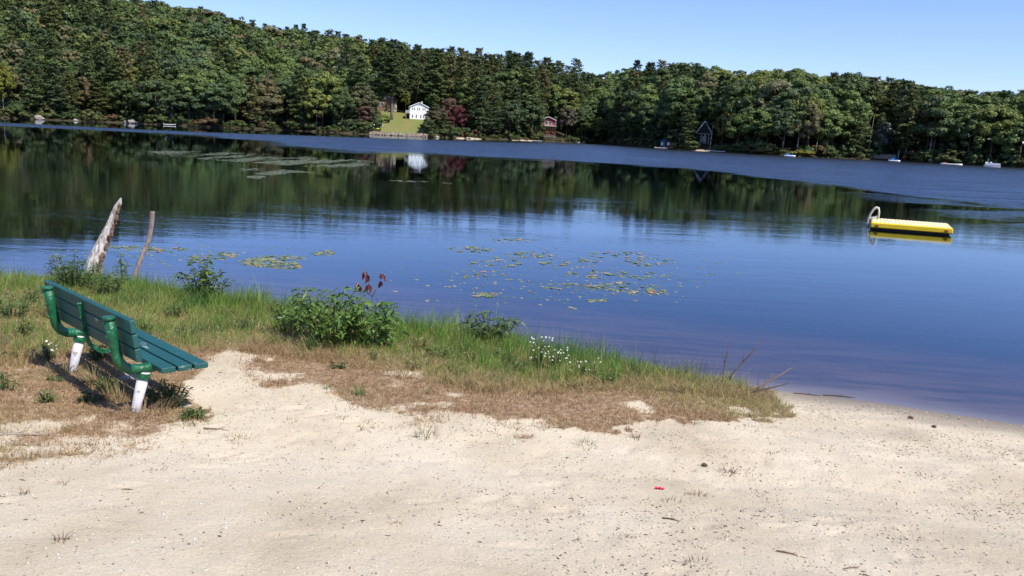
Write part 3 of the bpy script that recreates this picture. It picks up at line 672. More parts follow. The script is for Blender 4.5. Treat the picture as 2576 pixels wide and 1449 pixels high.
# white house
rz = -rad(HOUSE_AZ)+rad(5)
h = empty('white_house', HOUSE, rz, 'white two storey gabled house on top of the lawn', 'house')
WH = 8.4; EH = 5.6; AP = 7.5; DP = 10.5
m = MB(); m.prism([(-WH/2, -.6), (WH/2, -.6), (WH/2, EH), (0, AP), (-WH/2, EH)], 0, DP); m.build('wall', M_white, h)
m = MB()
for sx in (-1, 1):
    L_ = math.hypot(WH/2+.35, AP-EH); an = math.atan2(AP-EH, WH/2)*sx
    m.box((sx*(WH/4+.12), DP/2, (AP+EH)/2+.07), (L_+.1, DP+.7, .14), rot=Matrix.Rotation(an, 3, 'Y'))
rf = m.build('roof', M_roof, h); m = MB(); m.box((1.6, 5.4, 7.5), (.45, .45, 1.6)); m.build('chimney', M_white, rf)
m = MB()
for sx in (-1, 1):
    an = math.atan2(AP-EH, WH/2)*sx; m.box((sx*(WH/4+.12), -.42, (AP+EH)/2+.02), (L_+.1, .07, .26), rot=Matrix.Rotation(an, 3, 'Y'))
m.build('barge_board', M_white, rf)
for x in (-3.0, -2.15, -.65, .2, 1.75, 2.6): window(h, x, 4.75, .56, 1.05)
window(h, -.1, 6.35, .55, .75)
for x in (-2.9, -1.2, .8, 2.1): window(h, x, 1.45, .62, 1.5)
m = MB(); m.box((-WH/2-.85, 1.5, 2.75), (1.7, 3.0, .16)); m.box((-WH/2-1.62, 0.1, 1.1), (.14, .14, 3.3)); m.box((-WH/2-1.62, 2.9, 1.1), (.14, .14, 3.3))
bal = m.build('balcony', M_grayw, h); m = MB(); m.box((-WH/2-.85, .05, 3.8), (1.7, .06, .1)); m.box((-WH/2-1.68, 1.5, 3.8), (.06, 3, .1))
for i in range(9): m.box((-WH/2-.08-i*.2, .05, 3.3), (.07, .04, .95))
for i in range(13): m.box((-WH/2-1.68, .2+i*.23, 3.3), (.04, .07, .95))
m.build('railing', M_white, bal)
m = MB(); m.box((-WH/2-.9, 2.8, 1.2), (1.6, .1, 2.6)); m.build('under_balcony_shade', M_dark, h)  # dark sheet standing in for the shade below the balcony
# ochre-and-red house hidden behind the trees left of the lawn
P, rz = site(972, 64); h2 = empty('timber_house', P, rz, 'rust red and beige house in shade behind the trees left of the lawn', 'house')
m = MB(); m.box((0, 3, 2.6), (9.5, 6, 6.2)); m.build('wall', M_brown, h2); m = MB(); m.prism([(-5.2, 5.7), (5.2, 5.7), (0, 8.2)], -.6, 6.6); m.build('roof', M_roof, h2)
m = MB(); m.box((2.6, -.06, 3.2), (1.4, .1, 3.6)); m.build('shutter', mat('rust_red_paint', (.4, .07, .03), .7), h2); window(h2, -2.4, 3.6, 1.4, 1.6)
m = MB(); m.box((3.9, -.07, 1.9), (1.4, .12, 3.2)); m.build('door_panel', mat('beige_panel', (.5, .46, .33), .8), h2)
# red cabin
D_ = rs_of(math.degrees(math.atan2(*ray(1379, 330)[:2])))+20; a_ = math.degrees(math.atan2(*ray(1379, 330)[:2]))
B = atd(1379, 316, D_); gzc = float(far_h(a_, 20)); h = empty('red_cabin', (B[0], B[1], gzc), -rad(a_), 'red gabled cabin with white trim raised over the water', 'cabin')
k = D_/852/2.515625                               # metres per 2576-px unit there
z0 = B[2]-gzc; wd = 38*k; eh = 13.5*k; ap = 21*k
m = MB(); m.prism([(-wd/2, z0), (wd/2, z0), (wd/2, z0+eh), (0, z0+ap), (-wd/2, z0+eh)], 0, 8); m.build('wall', M_red, h)
m = MB()
for sx in (-1, 1):
    an = math.atan2(ap-eh, wd/2)*sx; L_ = math.hypot(wd/2+.3, ap-eh)
    m.box((sx*(wd/4+.1), 3.8, z0+(ap+eh)/2+.1), (L_, 8.9, .12), rot=Matrix.Rotation(an, 3, 'Y'))
rf = m.build('roof', M_roof, h); m = MB()
for sx in (-1, 1):
    an = math.atan2(ap-eh, wd/2)*sx; m.box((sx*(wd/4+.1), -.7, z0+(ap+eh)/2+.05), (L_, .08, .28), rot=Matrix.Rotation(an, 3, 'Y'))
m.build('barge_board', M_white, rf)
m = MB()
for sx in (-1, 1): m.box((sx*(wd/2-.1), -.04, z0+eh/2), (.25, .08, eh))
m.build('corner_trim', M_white, h)
for x in (-.9, .95): window(h, x, z0+eh*.46, 1.75, 1.75, mull=True)
m = MB(); m.box((0, -1.0, z0-.12), (wd+.6, 2.0, .22)); dk = m.build('deck', M_white, h)
m = MB(); m.box((0, -1.95, z0+1.0), (wd+.4, .07, .08))
for i in range(25): m.box((-wd/2-.1+i*(wd+.2)/24, -1.95, z0+.5), (.05, .05, .95))
m.build('railing', M_grayw, dk)
m = MB()
for i in range(7): m.box((-wd/2+.2+i*(wd-.4)/6, -1.8, z0/2-.7), (.16, .16, z0+1.3-.3))
m.box((0, 2.0, z0/2-.7), (wd-.2, .2, z0+1.2)); m.build('stilts', M_brown, h)
# viewing platform below the red cabin
def platform(px, s, wd, dp, zt, label, rail=True, name='deck_platform'):
    P, rz = site(px, s); r = empty(name, P, rz, label, 'deck'); m = MB(); m.box((0, 0, zt), (wd, dp, .15)); m.build('planks', M_grayw, r)
    m = MB()
    for sx in (-1, 1):
        for sy in (-1, 1): m.box((sx*(wd/2-.1), sy*(dp/2-.1), zt/2-.5), (.14, .14, zt+.8))
    m.build('posts', M_brown, r)
    if rail:
        m = MB()
        for z_ in (.15, 1.0): m.box((0, -dp/2+.03, zt+z_), (wd, .07, .1))
        n = 7
        for i in range(n+1): m.box((-wd/2+i*wd/n, -dp/2+.09, zt+.55), (.09, .05, .9))
        for i in range(n): m.box((-wd/2+(i+.5)*wd/n, -dp/2+.03, zt+.57), (.06, .04, math.hypot(wd/n, .85)), rot=Matrix.Rotation(math.atan2(wd/n, .85)*(1 if i % 2 else -1), 3, 'Y'))
        m.build('railing', M_grayw, r)
    return r
platform(1384, 4, 4.6, 2.4, 1.5, 'small grey railed platform at the water below the red cabin')
def dock(px, wd, dp, label, zt=.38, s=-1.5, cat='dock'):
    P, rz = site(px, 1); P = far_xyz(px_s(px, 1)[1], s); P[2] = 0; r = empty('dock', P, rz, label, cat); m = MB(); m.box((0, 0, zt), (wd, dp, .16)); m.build('planks', M_white, r)
    m = MB()
    for sx in (-1, 1):
        for sy in (-1, 1): m.tube([(sx*(wd/2-.15), sy*(dp/2-.15), -1.2), (sx*(wd/2-.15), sy*(dp/2-.15), zt+.5)], .06, 6)
    m.build('posts', M_grayw, r); return r
dock(1349, 6, 1.6, 'low pale dock left of the platform below the red cabin')
dock(1678, 8.5, 2.0, 'long white dock under the blue canopy'); dock(1806, 6.2, 1.8, 'white dock right of the dark cabin'); dock(427, 4.4, 1.6, 'thin grey dock below the hidden white cottage')
# dark gabled cabin
D_ = rs_of(math.degrees(math.atan2(*ray(1769, 360)[:2])))+11; a_ = math.degrees(math.atan2(*ray(1769, 360)[:2])); k = D_/852/2.515625; gzc = float(far_h(a_, 11))
B = atd(1769, 361, D_); h = empty('dark_cabin', (B[0], B[1], gzc), -rad(a_), 'dark brown steep gabled cabin with white roof trim in shade', 'cabin')
z0 = B[2]-gzc-.3; wd = 33*k; eh = 28*k; ap = 53*k; po = 25*k
m = MB(); m.prism([(-wd/2, z0-1.5), (wd/2, z0-1.5), (wd/2, eh+z0), (0, ap+z0), (-wd/2, eh+z0)], 0, 7); m.build('wall', M_dark, h)
m = MB()
for sx in (-1, 1):
    an = math.atan2(ap-eh, wd/2)*sx; L_ = math.hypot(wd/2+.5, ap-eh)+.4
    m.box((sx*(wd/4+.15), 3.3, z0+(ap+eh)/2+.1), (L_, 8.4, .14), rot=Matrix.Rotation(an, 3, 'Y'))
rf = m.build('roof', M_roof, h); m = MB()
for sx in (-1, 1):
    an = math.atan2(ap-eh, wd/2)*sx; m.box((sx*(wd/4+.15), -.95, z0+(ap+eh)/2+.07), (L_, .08, .24), rot=Matrix.Rotation(an, 3, 'Y'))
m.build('barge_board', M_white, rf)
m = MB(); m.box((.4, -.9, z0+po), (wd*1.12, 1.8, .2))
for x in (-.9, .2, .7, 1.6): m.box((x*1.1, -1.7, z0+po/2), (.26, .12, po-.3))
m.build('porch', M_grayw, h); window(h, .1, z0+po*.5, 1.5, 1.9)
# hidden white cottage at the left
P, rz = site(425, 22); B = atd(425, 268, math.hypot(P[0], P[1])); h = empty('white_cottage', P, rz, 'narrow white cottage front glimpsed between the trees at the left', 'house'); zt = B[2]-P[2]+4.5
m = MB(); m.box((0, 3, zt/2-.3), (3.4, 6, zt+.6)); m.build('wall', M_white, h); m = MB(); m.prism([(-2.1, zt), (2.1, zt), (0, zt+1.4)], -.4, 6.4); m.build('roof', M_roof, h)
for z_ in (zt-1.3, zt-3.6): window(h, .4, z_, 1.5, 1.3)
m = MB(); m.box((0, -.9, zt-2.45), (3.6, 1.8, .15)); m.box((0, -1.75, zt-1.6), (3.6, .06, .08))
for i in range(12): m.box((-1.75+i*.318, -1.75, zt-2.0), (.05, .05, .8))
m.build('balcony', M_white, h)
# stone wall and steps
P, rz = site(2232, 3); r = empty('stone_wall', P, rz, 'pale stone retaining wall by the blue and white boat at the right', 'wall')
m = MB()
for i in range(26):
    for j in range(4): m.box((-3.2+i*.27+random.uniform(-.04, .04), random.uniform(-.06, .06), .0+j*.38), (.3, .5, .42), bev=.05)
m.build('masonry', M_rock, r); m = MB()
for j in range(5): m.box((-4.2, -.4+j*.35, .1+j*.28), (1.3, .4, .22))
m.build('steps', M_rock, r)
for px, lab in ((2268, 'left of two slim white posts above the stone wall'), (2288, 'right of two slim white posts above the stone wall')):
    P, rz = site(px, 6); r = empty('post', P, rz, lab, 'post', 'white posts above the stone wall'); m = MB(); m.box((0, 0, 1.1), (.17, .17, 3.0)); m.build('shaft', M_white, r); m = MB(); m.box((0, 0, 2.65), (.24, .24, .1)); m.build('cap', M_white, r)

# boats
def hull_mesh(L_, B_, Hh_, n=9):
    V = []; F = []
    for i in range(n):
        t = i/(n-1); w_ = B_/2*math.sin(math.pi*min(1, .18+t*.82))**.55 if t < 1 else .02; z1 = Hh_*(1+.25*abs(2*t-1)**2); x = (t-.5)*L_
        w_ = B_/2*(1-(2*t-1)**4)**.5*(.95 if t < .5 else 1) if 0 < t < 1 else B_*.12
        V += [(x, -w_, z1), (x, -w_*.8, .08), (x, 0, -.05), (x, w_*.8, .08), (x, w_, z1), (x, w_*.88, z1), (x, w_*.68, .16), (x, 0, .08), (x, -w_*.68, .16), (x, -w_*.88, z1)]
    for i in range(n-1):
        for k in range(10): F.append((i*10+k, i*10+(k+1) % 10, (i+1)*10+(k+1) % 10, (i+1)*10+k))
    F.append(tuple(range(10))[::-1]); F.append(tuple((n-1)*10+k for k in range(10))); return V, F
def place_water(px, py, name, label, cat, turn=0, group=None):
    P = onz(px, py); a_ = math.atan2(P[0], P[1]); return empty(name, (P[0], P[1], 0), -a_+turn, label, cat, group)
r = place_water(2393, 415.8, 'rowing_boat', 'low white rowing boat with a red bow tip beside the dark trees', 'boat')
V, F_ = hull_mesh(5.6, 1.8, .45); m = MB(); m.add(V, F_); m.build('hull', M_white, r, True); m = MB(); m.box((-1.2, 0, .5), (.35, 1.7, .07)); m.box((1.1, 0, .5), (.35, 1.7, .07)); m.build('bench', M_brown, r); m = MB(); m.box((-1.6, 0, .65), (.9, .6, .25), bev=.08); m.build('cushion', M_red, r)
r = place_water(2495, 420.5, 'pontoon_boat', 'white pontoon boat with railing moored at the right edge', 'boat'); r.scale = (.62, .7, .8)
m = MB()
for sy in (-1, 1): m.tube([(-3.4, sy*.9, .18), (3.0, sy*.9, .18), (3.5, sy*.9, .3)], [.3, .3, .08], 10)
m.build('pontoons', M_white, r, True); m = MB(); m.box((0, 0, .55), (6.8, 2.4, .16)); m.build('deck', M_grayw, r)
m = MB(); m.box((.2, -1.17, 1.05), (6.2, .05, .8)); m.box((.2, 1.17, 1.05), (6.2, .05, .8)); m.box((3.25, 0, 1.05), (.05, 2.2, .8)); m.build('side_panels', M_white, r)
m = MB(); m.box((-2.4, 0, 1.3), (1.0, 1.6, .9), bev=.15); m.box((-.6, .3, 1.4), (.8, .8, .8), bev=.1); m.build('seat', M_white, r); m = MB(); m.tube([(-1.8, 0, .6), (-1.8, 0, 3.0)], .05, 6); m.build('mast', M_white, r)
for px, py, lab in ((1986, 394.5, 'small blue and white boat between the golden shrubs'), (2249, 407, 'small blue and white boat beneath the stone wall')):
    r = place_water(px, py, 'small_boat', lab, 'boat', group='blue and white boats'); V, F_ = hull_mesh(3.4, 1.5, .45); m = MB(); m.add(V, F_); m.build('hull', M_white, r, True)
    m = MB(); m.box((-.4, 0, .7), (1.3, 1.0, .5), bev=.2); m.box((.8, 0, .6), (.6, .9, .35), bev=.1); m.build('cover', M_blue, r)
# blue canopy on the dock
P = far_xyz(px_s(1674, 1)[1], .5); r = empty('parasol', (P[0], P[1], .45), 0, 'blue canopy beside the long white dock', 'parasol')
m = MB(); V = [(1.7*math.cos(a), 1.5*math.sin(a), 2.5+.1*math.sin(4*a)) for a in np.linspace(0, 2*math.pi, 9)[:-1]]; V += [(0, 0, 3.25)]; m.add(V, [(i, (i+1) % 8, 8) for i in range(8)]+[tuple(range(7, -1, -1))]); m.build('canopy', M_blue, r)
m = MB(); m.tube([(0, 0, 0), (0, 0, 3.2)], .05, 6); m.build('pole', M_white, r)
def chair(px, s, label, m_, sc=1, grp=None, z=None):
    P, rz = site(px, s); r = empty('garden_chair', P if z is None else (P[0], P[1], z), rz, label, 'chair', grp); r.scale = (sc,)*3
    m = MB(); m.box((0, 0, .42), (.65, .6, .06)); m.build('seat', m_, r); m = MB(); m.box((0, .3, .85), (.65, .06, .85), rot=Matrix.Rotation(-.25, 3, 'X')); m.build('backrest', m_, r)
    for sx in (-1, 1):
        for sy in (-1, 1): m = MB(); m.box((sx*.3, sy*.26, .2), (.07, .07, .42)); m.build('leg', m_, r)
    for sx in (-1, 1): m = MB(); m.box((sx*.36, 0, .64), (.1, .65, .05)); m.build('armrest', m_, r)
M_tan = mat('tan_wood', (.42, .27, .15), .7, var=.15)
chair(1160, 3.2, 'big tan wooden chair on the sand right of the crimson maple', M_tan, 2.6)
chair(1668, 2.2, 'white chair left of the blue canopy pole', M_white, 1.5, 'white chairs by the blue canopy'); chair(1684, 2.2, 'white chair right of the blue canopy pole', M_white, 1.5, 'white chairs by the blue canopy')
# picnic table right of the dark cabin
P, rz = site(1812, 3); r = empty('picnic_table', P, rz, 'pale wooden picnic table behind the white dock', 'table'); m = MB(); m.box((0, 0, .95), (3.2, 1.0, .08)); m.build('tabletop', M_grayw, r)
for sy in (-1, 1): m = MB(); m.box((0, sy*.9, .55), (3.2, .35, .07)); m.build('bench', M_grayw, r)
for sx in (-1, 1): m = MB(); m.box((sx*1.2, 0, .5), (.1, 1.9, .12)); m.box((sx*1.2, .35, .45), (.1, .1, 1.0), rot=Matrix.Rotation(.4, 3, 'X')); m.box((sx*1.2, -.35, .45), (.1, .1, 1.0), rot=Matrix.Rotation(-.4, 3, 'X')); m.build('trestle', M_brown, r)
# small white sign, kayak, covered boat and boulder by the lawn
P, rz = site(1101, 2.5); r = empty('sign', P, rz, 'small white board on a post right of the rubble wall', 'sign'); m = MB(); m.box((0, 0, 1.5), (1.0, .06, .9)); m.build('board', M_white, r); m = MB(); m.box((0, .09, .7), (.1, .1, 1.7)); m.build('post', M_grayw, r)
P, rz = site(941, 8); r = empty('kayak', P+np.array([0, 0, .15]), rz+.15, 'yellow kayak lying on the grass by the lawn', 'kayak'); V, F_ = hull_mesh(4.2, .8, .35); m = MB(); m.add(V, F_); m.build('hull', M_yellowp, r, True); m = MB(); m.box((.1, 0, .3), (.7, .45, .2), bev=.08); m.build('seat', M_dark, r)
P, rz = site(936, 11); r = empty('covered_boat', P+np.array([0, 0, .2]), rz+.5, 'pale covered boat behind the yellow kayak', 'boat'); V, F_ = hull_mesh(3.6, 1.5, .5); m = MB(); m.add(V, F_); m.build('hull', M_grayw, r, True); m = MB()
m.add([(-1.6, -.7, .6), (1.6, -.7, .6), (1.6, .7, .6), (-1.6, .7, .6), (-.9, 0, 1.35), (1.1, 0, 1.2)], [(0, 1, 5, 4), (2, 3, 4, 5), (1, 2, 5), (3, 0, 4), (3, 2, 1, 0)]); m.build('cover', M_white, r)
def rock(name, P, sx, sy, sz, label, group=None, cat='rock', m_=None, seed=0, sub=2):
    import bmesh
    bm = bmesh.new(); bmesh.ops.create_icosphere(bm, subdivisions=sub, radius=1); rr = random.Random(seed)
    ks = [(Vector((rr.gauss(0, 1), rr.gauss(0, 1), rr.gauss(0, 1))).normalized(), rr.uniform(.62, .95)) for _ in range(9)]
    for v in bm.verts:
        for n_, d_ in ks:
            e = v.co.dot(n_)-d_
            if e > 0: v.co -= n_*e*.9
        v.co = Vector((v.co.x*sx, v.co.y*sy, v.co.z*sz))
    me = bpy.data.meshes.new(name); bm.to_mesh(me); bm.free(); me.materials.append(m_ or M_rock); o = bpy.data.objects.new(name, me); COL.objects.link(o); o.location = tuple(map(float, P)); o.rotation_euler = (0, 0, seed*1.3)
    return tag(o, label, cat, group)
P, _ = px_s(957, 13); rock('boulder', P+np.array([0, 0, .4]), 1.5, 1.2, 1.1, 'grey boulder at the left edge of the lawn', seed=3)
for px, s_, sz, lab in ((98, .6, 1.5, 'pale boulder at the waterline near the left edge'), (106, .4, .9, 'smaller pale boulder beside the large one near the left edge'), (191, .2, .9, 'small grey boulder in the water left of the rock ledge'),
                        (322, .5, 1.2, 'left pale block of the rock ledge'), (332, .6, 1.5, 'middle and largest block of the rock ledge'), (342, .3, 1.1, 'right pale block of the rock ledge'), (1100, 0, .8, 'reddish rock at the water right of the rubble wall'), (2352, 1.5, 1.0, 'pale rock left of the rowing boat'), (1455, .3, .9, 'pale rock right of the red cabin'), (1470, .2, 1.1, 'larger pale rock right of the red cabin')):
    P, _ = px_s(px, s_); rock('boulder', P+np.array([0, 0, sz*.2]), sz*1.3, sz, sz*.8, lab, 'boulders along the far waterline', seed=int(px))
# rubble wall under the lawn: too many stones to count
m = MB(); rr = random.Random(4)
for i in range(620):
    px = rr.uniform(930, 1074); _, a_ = px_s(px, 0); s_ = rr.uniform(-.9, 1.6); P = far_xyz(a_, s_); q = rr.uniform(.22, .5)
    z_ = max(0, (s_+.8)*.45)+rr.uniform(-.1, .1); m.box((P[0], P[1], z_+.1), (q*1.5, q*1.2, q), rot=Matrix.Rotation(rr.uniform(0, 3), 3, 'Z')@Matrix.Rotation(rr.uniform(-.5, .5), 3, 'X'), bev=q*.28)
tag(m.build('rubble_wall', mat('rubble_stone', (.38, .31, .24), .9, .2, base2=(.12, .10, .08), vscale=1.6)), 'band of tan rubble stones along the foot of the lawn', 'rubble', kind='stuff')
# narrow sandy strips at the far waterline
for px0, px1, lab in ((1148, 1212, 0), (1290, 1345, 0), (1745, 1790, 0)):
    V = []
    n = 14
    for i in range(n):
        px = px0+(px1-px0)*i/(n-1); _, a_ = px_s(px, 0); wv_ = math.sin(math.pi*i/(n-1))
        for s_ in (-.5*wv_-.1, .7*wv_+.1, 1.3*wv_+.2): V.append(far_xyz(a_, s_)*np.array([1, 1, 0])+np.array([0, 0, .12+max(0, s_)*.35 if s_ > -.5*wv_ else -.05]))
    F_ = np.array([(i*3+j, (i+1)*3+j, (i+1)*3+j+1, i*3+j+1) for i in range(n-1) for j in range(2)])
    tag(new_obj('sand_strip', V, F_, mat('pale_sand', (.42, .34, .25), .95)), kind='structure')

# ------------------------------------------------------------------ swim raft
RA = onz(2189, 577); RB = onz(2396, 593.5); ax = (RB-RA)/np.linalg.norm(RB-RA); Lr = float(np.linalg.norm(RB-RA)); Wr = 2.2
dpv = np.array([-ax[1], ax[0], 0]); ctr = (RA+RB)/2+dpv*Wr/2
M_yel = mat('yellow_moulded_plastic', (.88, .60, .015), .38, .5, var=.05, vscale=3); M_cream = mat('cream_decking', (.88, .78, .50), .6, .4, var=.06, vscale=6); M_orange = mat('orange_brown_plastic', (.36, .10, .02), .5, .4); M_beige = mat('beige_plastic', (.55, .52, .44), .5, .4)
raft = empty('swim_raft', (ctr[0], ctr[1], 0), math.atan2(ax[1], ax[0]), 'yellow swimming raft with cream slatted top and beige ladder afloat', 'raft')
m = MB(); m.box((0, 0, .16), (Lr, Wr, .19), bev=.03); m.build('hull', M_yel, raft, False)
m = MB(); m.box((0, 0, 0), (Lr*.93, Wr*.9, .19), bev=.03); m.build('float', M_dark, raft)
m = MB(); ns = 20; sw = (Lr-.12)/ns
for i in range(ns): m.box((-Lr/2+.06+(i+.5)*sw, 0, .250), (sw-.034, Wr-.08, .03), bev=.004)
m.build('deck_slats', M_cream, raft)
for sx in (-1, 1):
    for sy in (-1, 1): m = MB(); m.box((sx*(Lr/2-.2), sy*(Wr/2+.004), .15), (.12, .03, .075), bev=.012); m.build('strap_recess', M_orange, raft)
m = MB()
rails = []
for off in (.55, .95):
    pts = [(-.04, -.35), (-.05, .05), (-.04, .25), (.02, .45), (.10, .60), (.19, .685), (.27, .66), (.30, .52), (.30, .22)]
    m.tube([(-Lr/2-.06+u, -Wr/2+off+1.0, z) for u, z in pts], [.035]*9, 8)
    m.prism([(-Lr/2-.10, .22), (-Lr/2+.24, .22), (-Lr/2+.24, .42), (-Lr/2+.12, .33), (-Lr/2-.08, .30)], -Wr/2+off+.99, -Wr/2+off+1.01)
ld = m.build('ladder', M_beige, raft, True)
for z in (.05, -.2): mm = MB(); mm.box((-Lr/2-.10, -Wr/2+1.75, z), (.12, .42, .04), bev=.01); mm.build('step', M_beige, ld)

# ------------------------------------------------------------------ bench
def worn(name, base, chip, thr=.70, rough=.45, scale=7, stretch=(1, 1, 1), bump=.25):
    m = mat(name, base, rough, .5, var=.12, vscale=3, bump=bump, bscale=22, stretch=stretch); t = m.node_tree; b = t.nodes['Principled BSDF']
    tc = t.nodes.new('ShaderNodeTexCoord'); mp = t.nodes.new('ShaderNodeMapping'); mp.inputs['Scale'].default_value = stretch; t.links.new(tc.outputs['Object'], mp.inputs[0])
    n = t.nodes.new('ShaderNodeTexNoise'); n.inputs['Scale'].default_value = scale; n.inputs['Detail'].default_value = 8; n.inputs['Roughness'].default_value = .65; t.links.new(mp.outputs[0], n.inputs[0])
    cr = t.nodes.new('ShaderNodeValToRGB'); cr.color_ramp.elements[0].position = thr; cr.color_ramp.elements[1].position = thr+.03; t.links.new(n.outputs[0], cr.inputs[0])
    mx = t.nodes.new('ShaderNodeMix'); mx.data_type = 'RGBA'; src = b.inputs['Base Color'].links[0].from_socket
    t.links.new(cr.outputs[0], mx.inputs[0]); t.links.new(src, mx.inputs[6]); mx.inputs[7].default_value = (*chip, 1); t.links.new(mx.outputs[2], b.inputs['Base Color']); return m
M_board = worn('teal_painted_board', (.008, .080, .074), (.42, .45, .40), .63, .5, 9, (.35, 1, 1))
M_pipe = worn('green_painted_pipe', (.005, .105, .043), (.03, .22, .11), .58, .38, 14, bump=.8)
M_leg = worn('white_painted_pipe', (.60, .58, .61), (.27, .21, .17), .58, .65, 11)
BC = (-3.563, 7.456); bth = -.785; bz = float(gz(*BC))-.01
bench = empty('park_bench', (BC[0], BC[1], bz), bth, 'green slatted bench on pipe frame with white legs facing the lake', 'bench')
L_, vbt, vbb, wt, wb, dd_, ws, un, vf = 2.12, -.235, -.185, .873, .515, .39, .432, .73, -.05
tilt = math.atan2(vbb-vbt, wt-wb)
for i in range(3):
    hb = (wt-wb)/3; wc = wb+hb*(i+.5); vc = vbb+(vbt-vbb)*(i+.5)/3
    m = MB(); m.box((0, vc, wc), (L_, .045, hb-.010), rot=Matrix.Rotation(tilt, 3, 'X'), bev=.005); m.build('back_board', M_board, bench)
for i in range(3):
    wbd = dd_/3; m = MB(); m.box((.02*(i-1), wbd*(i+.5)-.01, ws-.0225+.002*i), (L_, wbd-.011, .045), rot=Matrix.Rotation(-.015, 3, 'X'), bev=.005); m.build('seat_board', M_board, bench)
for sx in (-1, 1):
    u = -.735 if sx < 0 else .80; m = MB(); R_ = .043
    P_ = [(u, vbt-.085, wt-.035), (u, (vbt+vbb)/2-.085, (wt+wb)/2), (u, vbb-.084, wb+.02), (u, vbb-.070, wb-.035), (u, vbb-.035, wb-.085), (u, vbb+.02, wb-.115), (u, vbb+.09, wb-.125), (u, -.03, wb-.125), (u, .035, wb-.125)]
    m.tube(P_, R_, 16); m.tube([(u, vbt-.085, wt-.04), (u, vbt-.085, wt-.012)], R_+.006, 16); pp = m.build('frame_pipe', M_pipe, bench, False)
    for p in pp.data.polygons: p.use_smooth = len(p.vertices) == 4
    m = MB()
    for i in range(3):
        wc = wb+(wt-wb)/3*(i+.5); vc = vbb+(vbt-vbb)*(i+.5)/3-.14
        m.tube([(u-.0, vc, wc), (u, vc+.03, wc)], .014, 8)
    m.build('bolt', M_pipe, pp)
    m = MB(); m.tube([(u-.03, -.15, -.14), (u-.02, -.12, .06), (u, -.05, wb-.155)], [.034, .038, .049], 16); lg = m.build('leg', M_leg, bench)
    for p in lg.data.polygons: p.use_smooth = len(p.vertices) == 4
    m = MB(); m.tube([(u-.002, -.062, wb-.215), (u, -.052, wb-.165)], [.053, .058], 16); m.build('collar', M_pipe, lg)
m = MB(); pts = [(-.04, vbt-.036, wt-.05), (-.04, (vbt+vbb)/2-.036, (wt+wb)/2), (-.04, vbb-.035, wb), (-.04, vbb-.01, wb-.08), (-.04, vbb+.09, ws-.075), (-.04, .05, ws-.058), (-.04, dd_-.03, ws-.058)]
for a_, b_ in zip(pts[:-1], pts[1:]):
    A_ = Vector(a_); B_ = Vector(b_); d_ = B_-A_; m.box((A_+B_)/2, (.035, .012, d_.length+.008), rot=d_.to_track_quat('Z', 'X'))
st = m.build('centre_strap', M_pipe, bench)
m = MB()
for i in range(3): wc = wb+(wt-wb)/3*(i+.5); vc = vbb+(vbt-vbb)*(i+.5)/3; m.tube([(-.04, vc-.06, wc), (-.04, vc-.03, wc)], .012, 8)
m.build('bolt', M_pipe, st)

# ------------------------------------------------------------------ weathered stump and stick
def loft(path, widths, flat, n, D, jag, seed, name, mats, label, cat, mat2=None):
    B_ = G(*path[0]); D = math.hypot(B_[0], B_[1]); pts = [np.array(atd(px, py, D)) for px, py in path]; pts[0][2] -= .25
    r_ = np.random.default_rng(seed); K = 34; t = np.linspace(0, 1, K); tt = np.linspace(0, 1, len(pts))
    C_ = np.stack([np.interp(t, tt, [p[i] for p in pts]) for i in range(3)], -1); C_[:, 1] += .10*np.sin(t*2.2)
    Wd = np.interp(t, tt, widths); m_per = D/852/2.515625
    ridge = r_.uniform(.78, 1.18, n); ridge2 = r_.uniform(.8, 1.2, n); V = []
    tip = r_.uniform(0, jag, n)
    for i in range(K):
        for k in range(n):
            a = 2*math.pi*k/n; rr = Wd[i]*m_per/2*(ridge[k]*(1-t[i])+ridge2[k]*t[i])*(1+(r_.uniform(-.05, .05) if jag else r_.uniform(-.02, .02)))
            zz = (-tip[k]*max(0, (t[i]-.75)/.25)**2)
            V.append(C_[i]+np.array([math.cos(a)*rr, math.sin(a)*rr*flat, zz])-pts[0]+np.array([0, 0, -.0]))
    F_ = [(i*n+k, i*n+(k+1) % n, (i+1)*n+(k+1) % n, (i+1)*n+k) for i in range(K-1) for k in range(n)]+[tuple(range(n))[::-1], tuple((K-1)*n+k for k in range(n))]
    root = empty(name, pts[0], 0, label, cat); o = new_obj('trunk', V, F_, mats, root, False)
    return root, o, C_-pts[0], Wd*m_per
M_weath = mat('weathered_wood', (.74, .70, .66), .9, .2, base2=(.27, .215, .18), vscale=9, stretch=(3, 3, .45), bump=1, bscale=30)
M_rot = mat('rotten_bark', (.30, .2, .14), .95, .1, base2=(.1, .065, .045), vscale=12, bump=1, bscale=25)
root, o, Cc, Ww = loft([(222, 703), (236, 655), (256, 605), (272, 565), (288, 520), (298, 494)], [40, 35, 28, 20, 13, 4], .62, 22, 0, .16, 3, 'dead_stump', M_weath, 'weathered grey broken trunk leaning right on the grassy bank', 'stump')
m = MB(); rr = random.Random(2)
for i in range(1, 27):                           # rotten bark clinging to the right flank
    p = Vector(Cc[i]); wd_ = Ww[i]/2; 
    for k in range(2): m.box((p.x+wd_*rr.uniform(.8, 1.06), p.y-wd_*rr.uniform(0, .5), p.z+rr.uniform(-.03, .03)), (rr.uniform(.02, .05), .05, rr.uniform(.05, .12)), rot=Matrix.Rotation(rr.uniform(-.1, .55), 3, 'Y'), bev=.01)
m.build('bark', M_rot, root)
M_stick = mat('grey_brown_branch', (.36, .29, .25), .85, .3, base2=(.22, .165, .14), vscale=14, stretch=(2, 2, .6), bump=.5)
root, o, Cc, Ww = loft([(320, 704), (348, 658), (366, 612), (374, 570), (378, 533)], [10, 11, 10.5, 10, 10], 1.0, 12, 0, 0, 5, 'bent_branch', M_stick, 'curved brown pole with sawn top beside the broken trunk', 'branch')
m = MB()
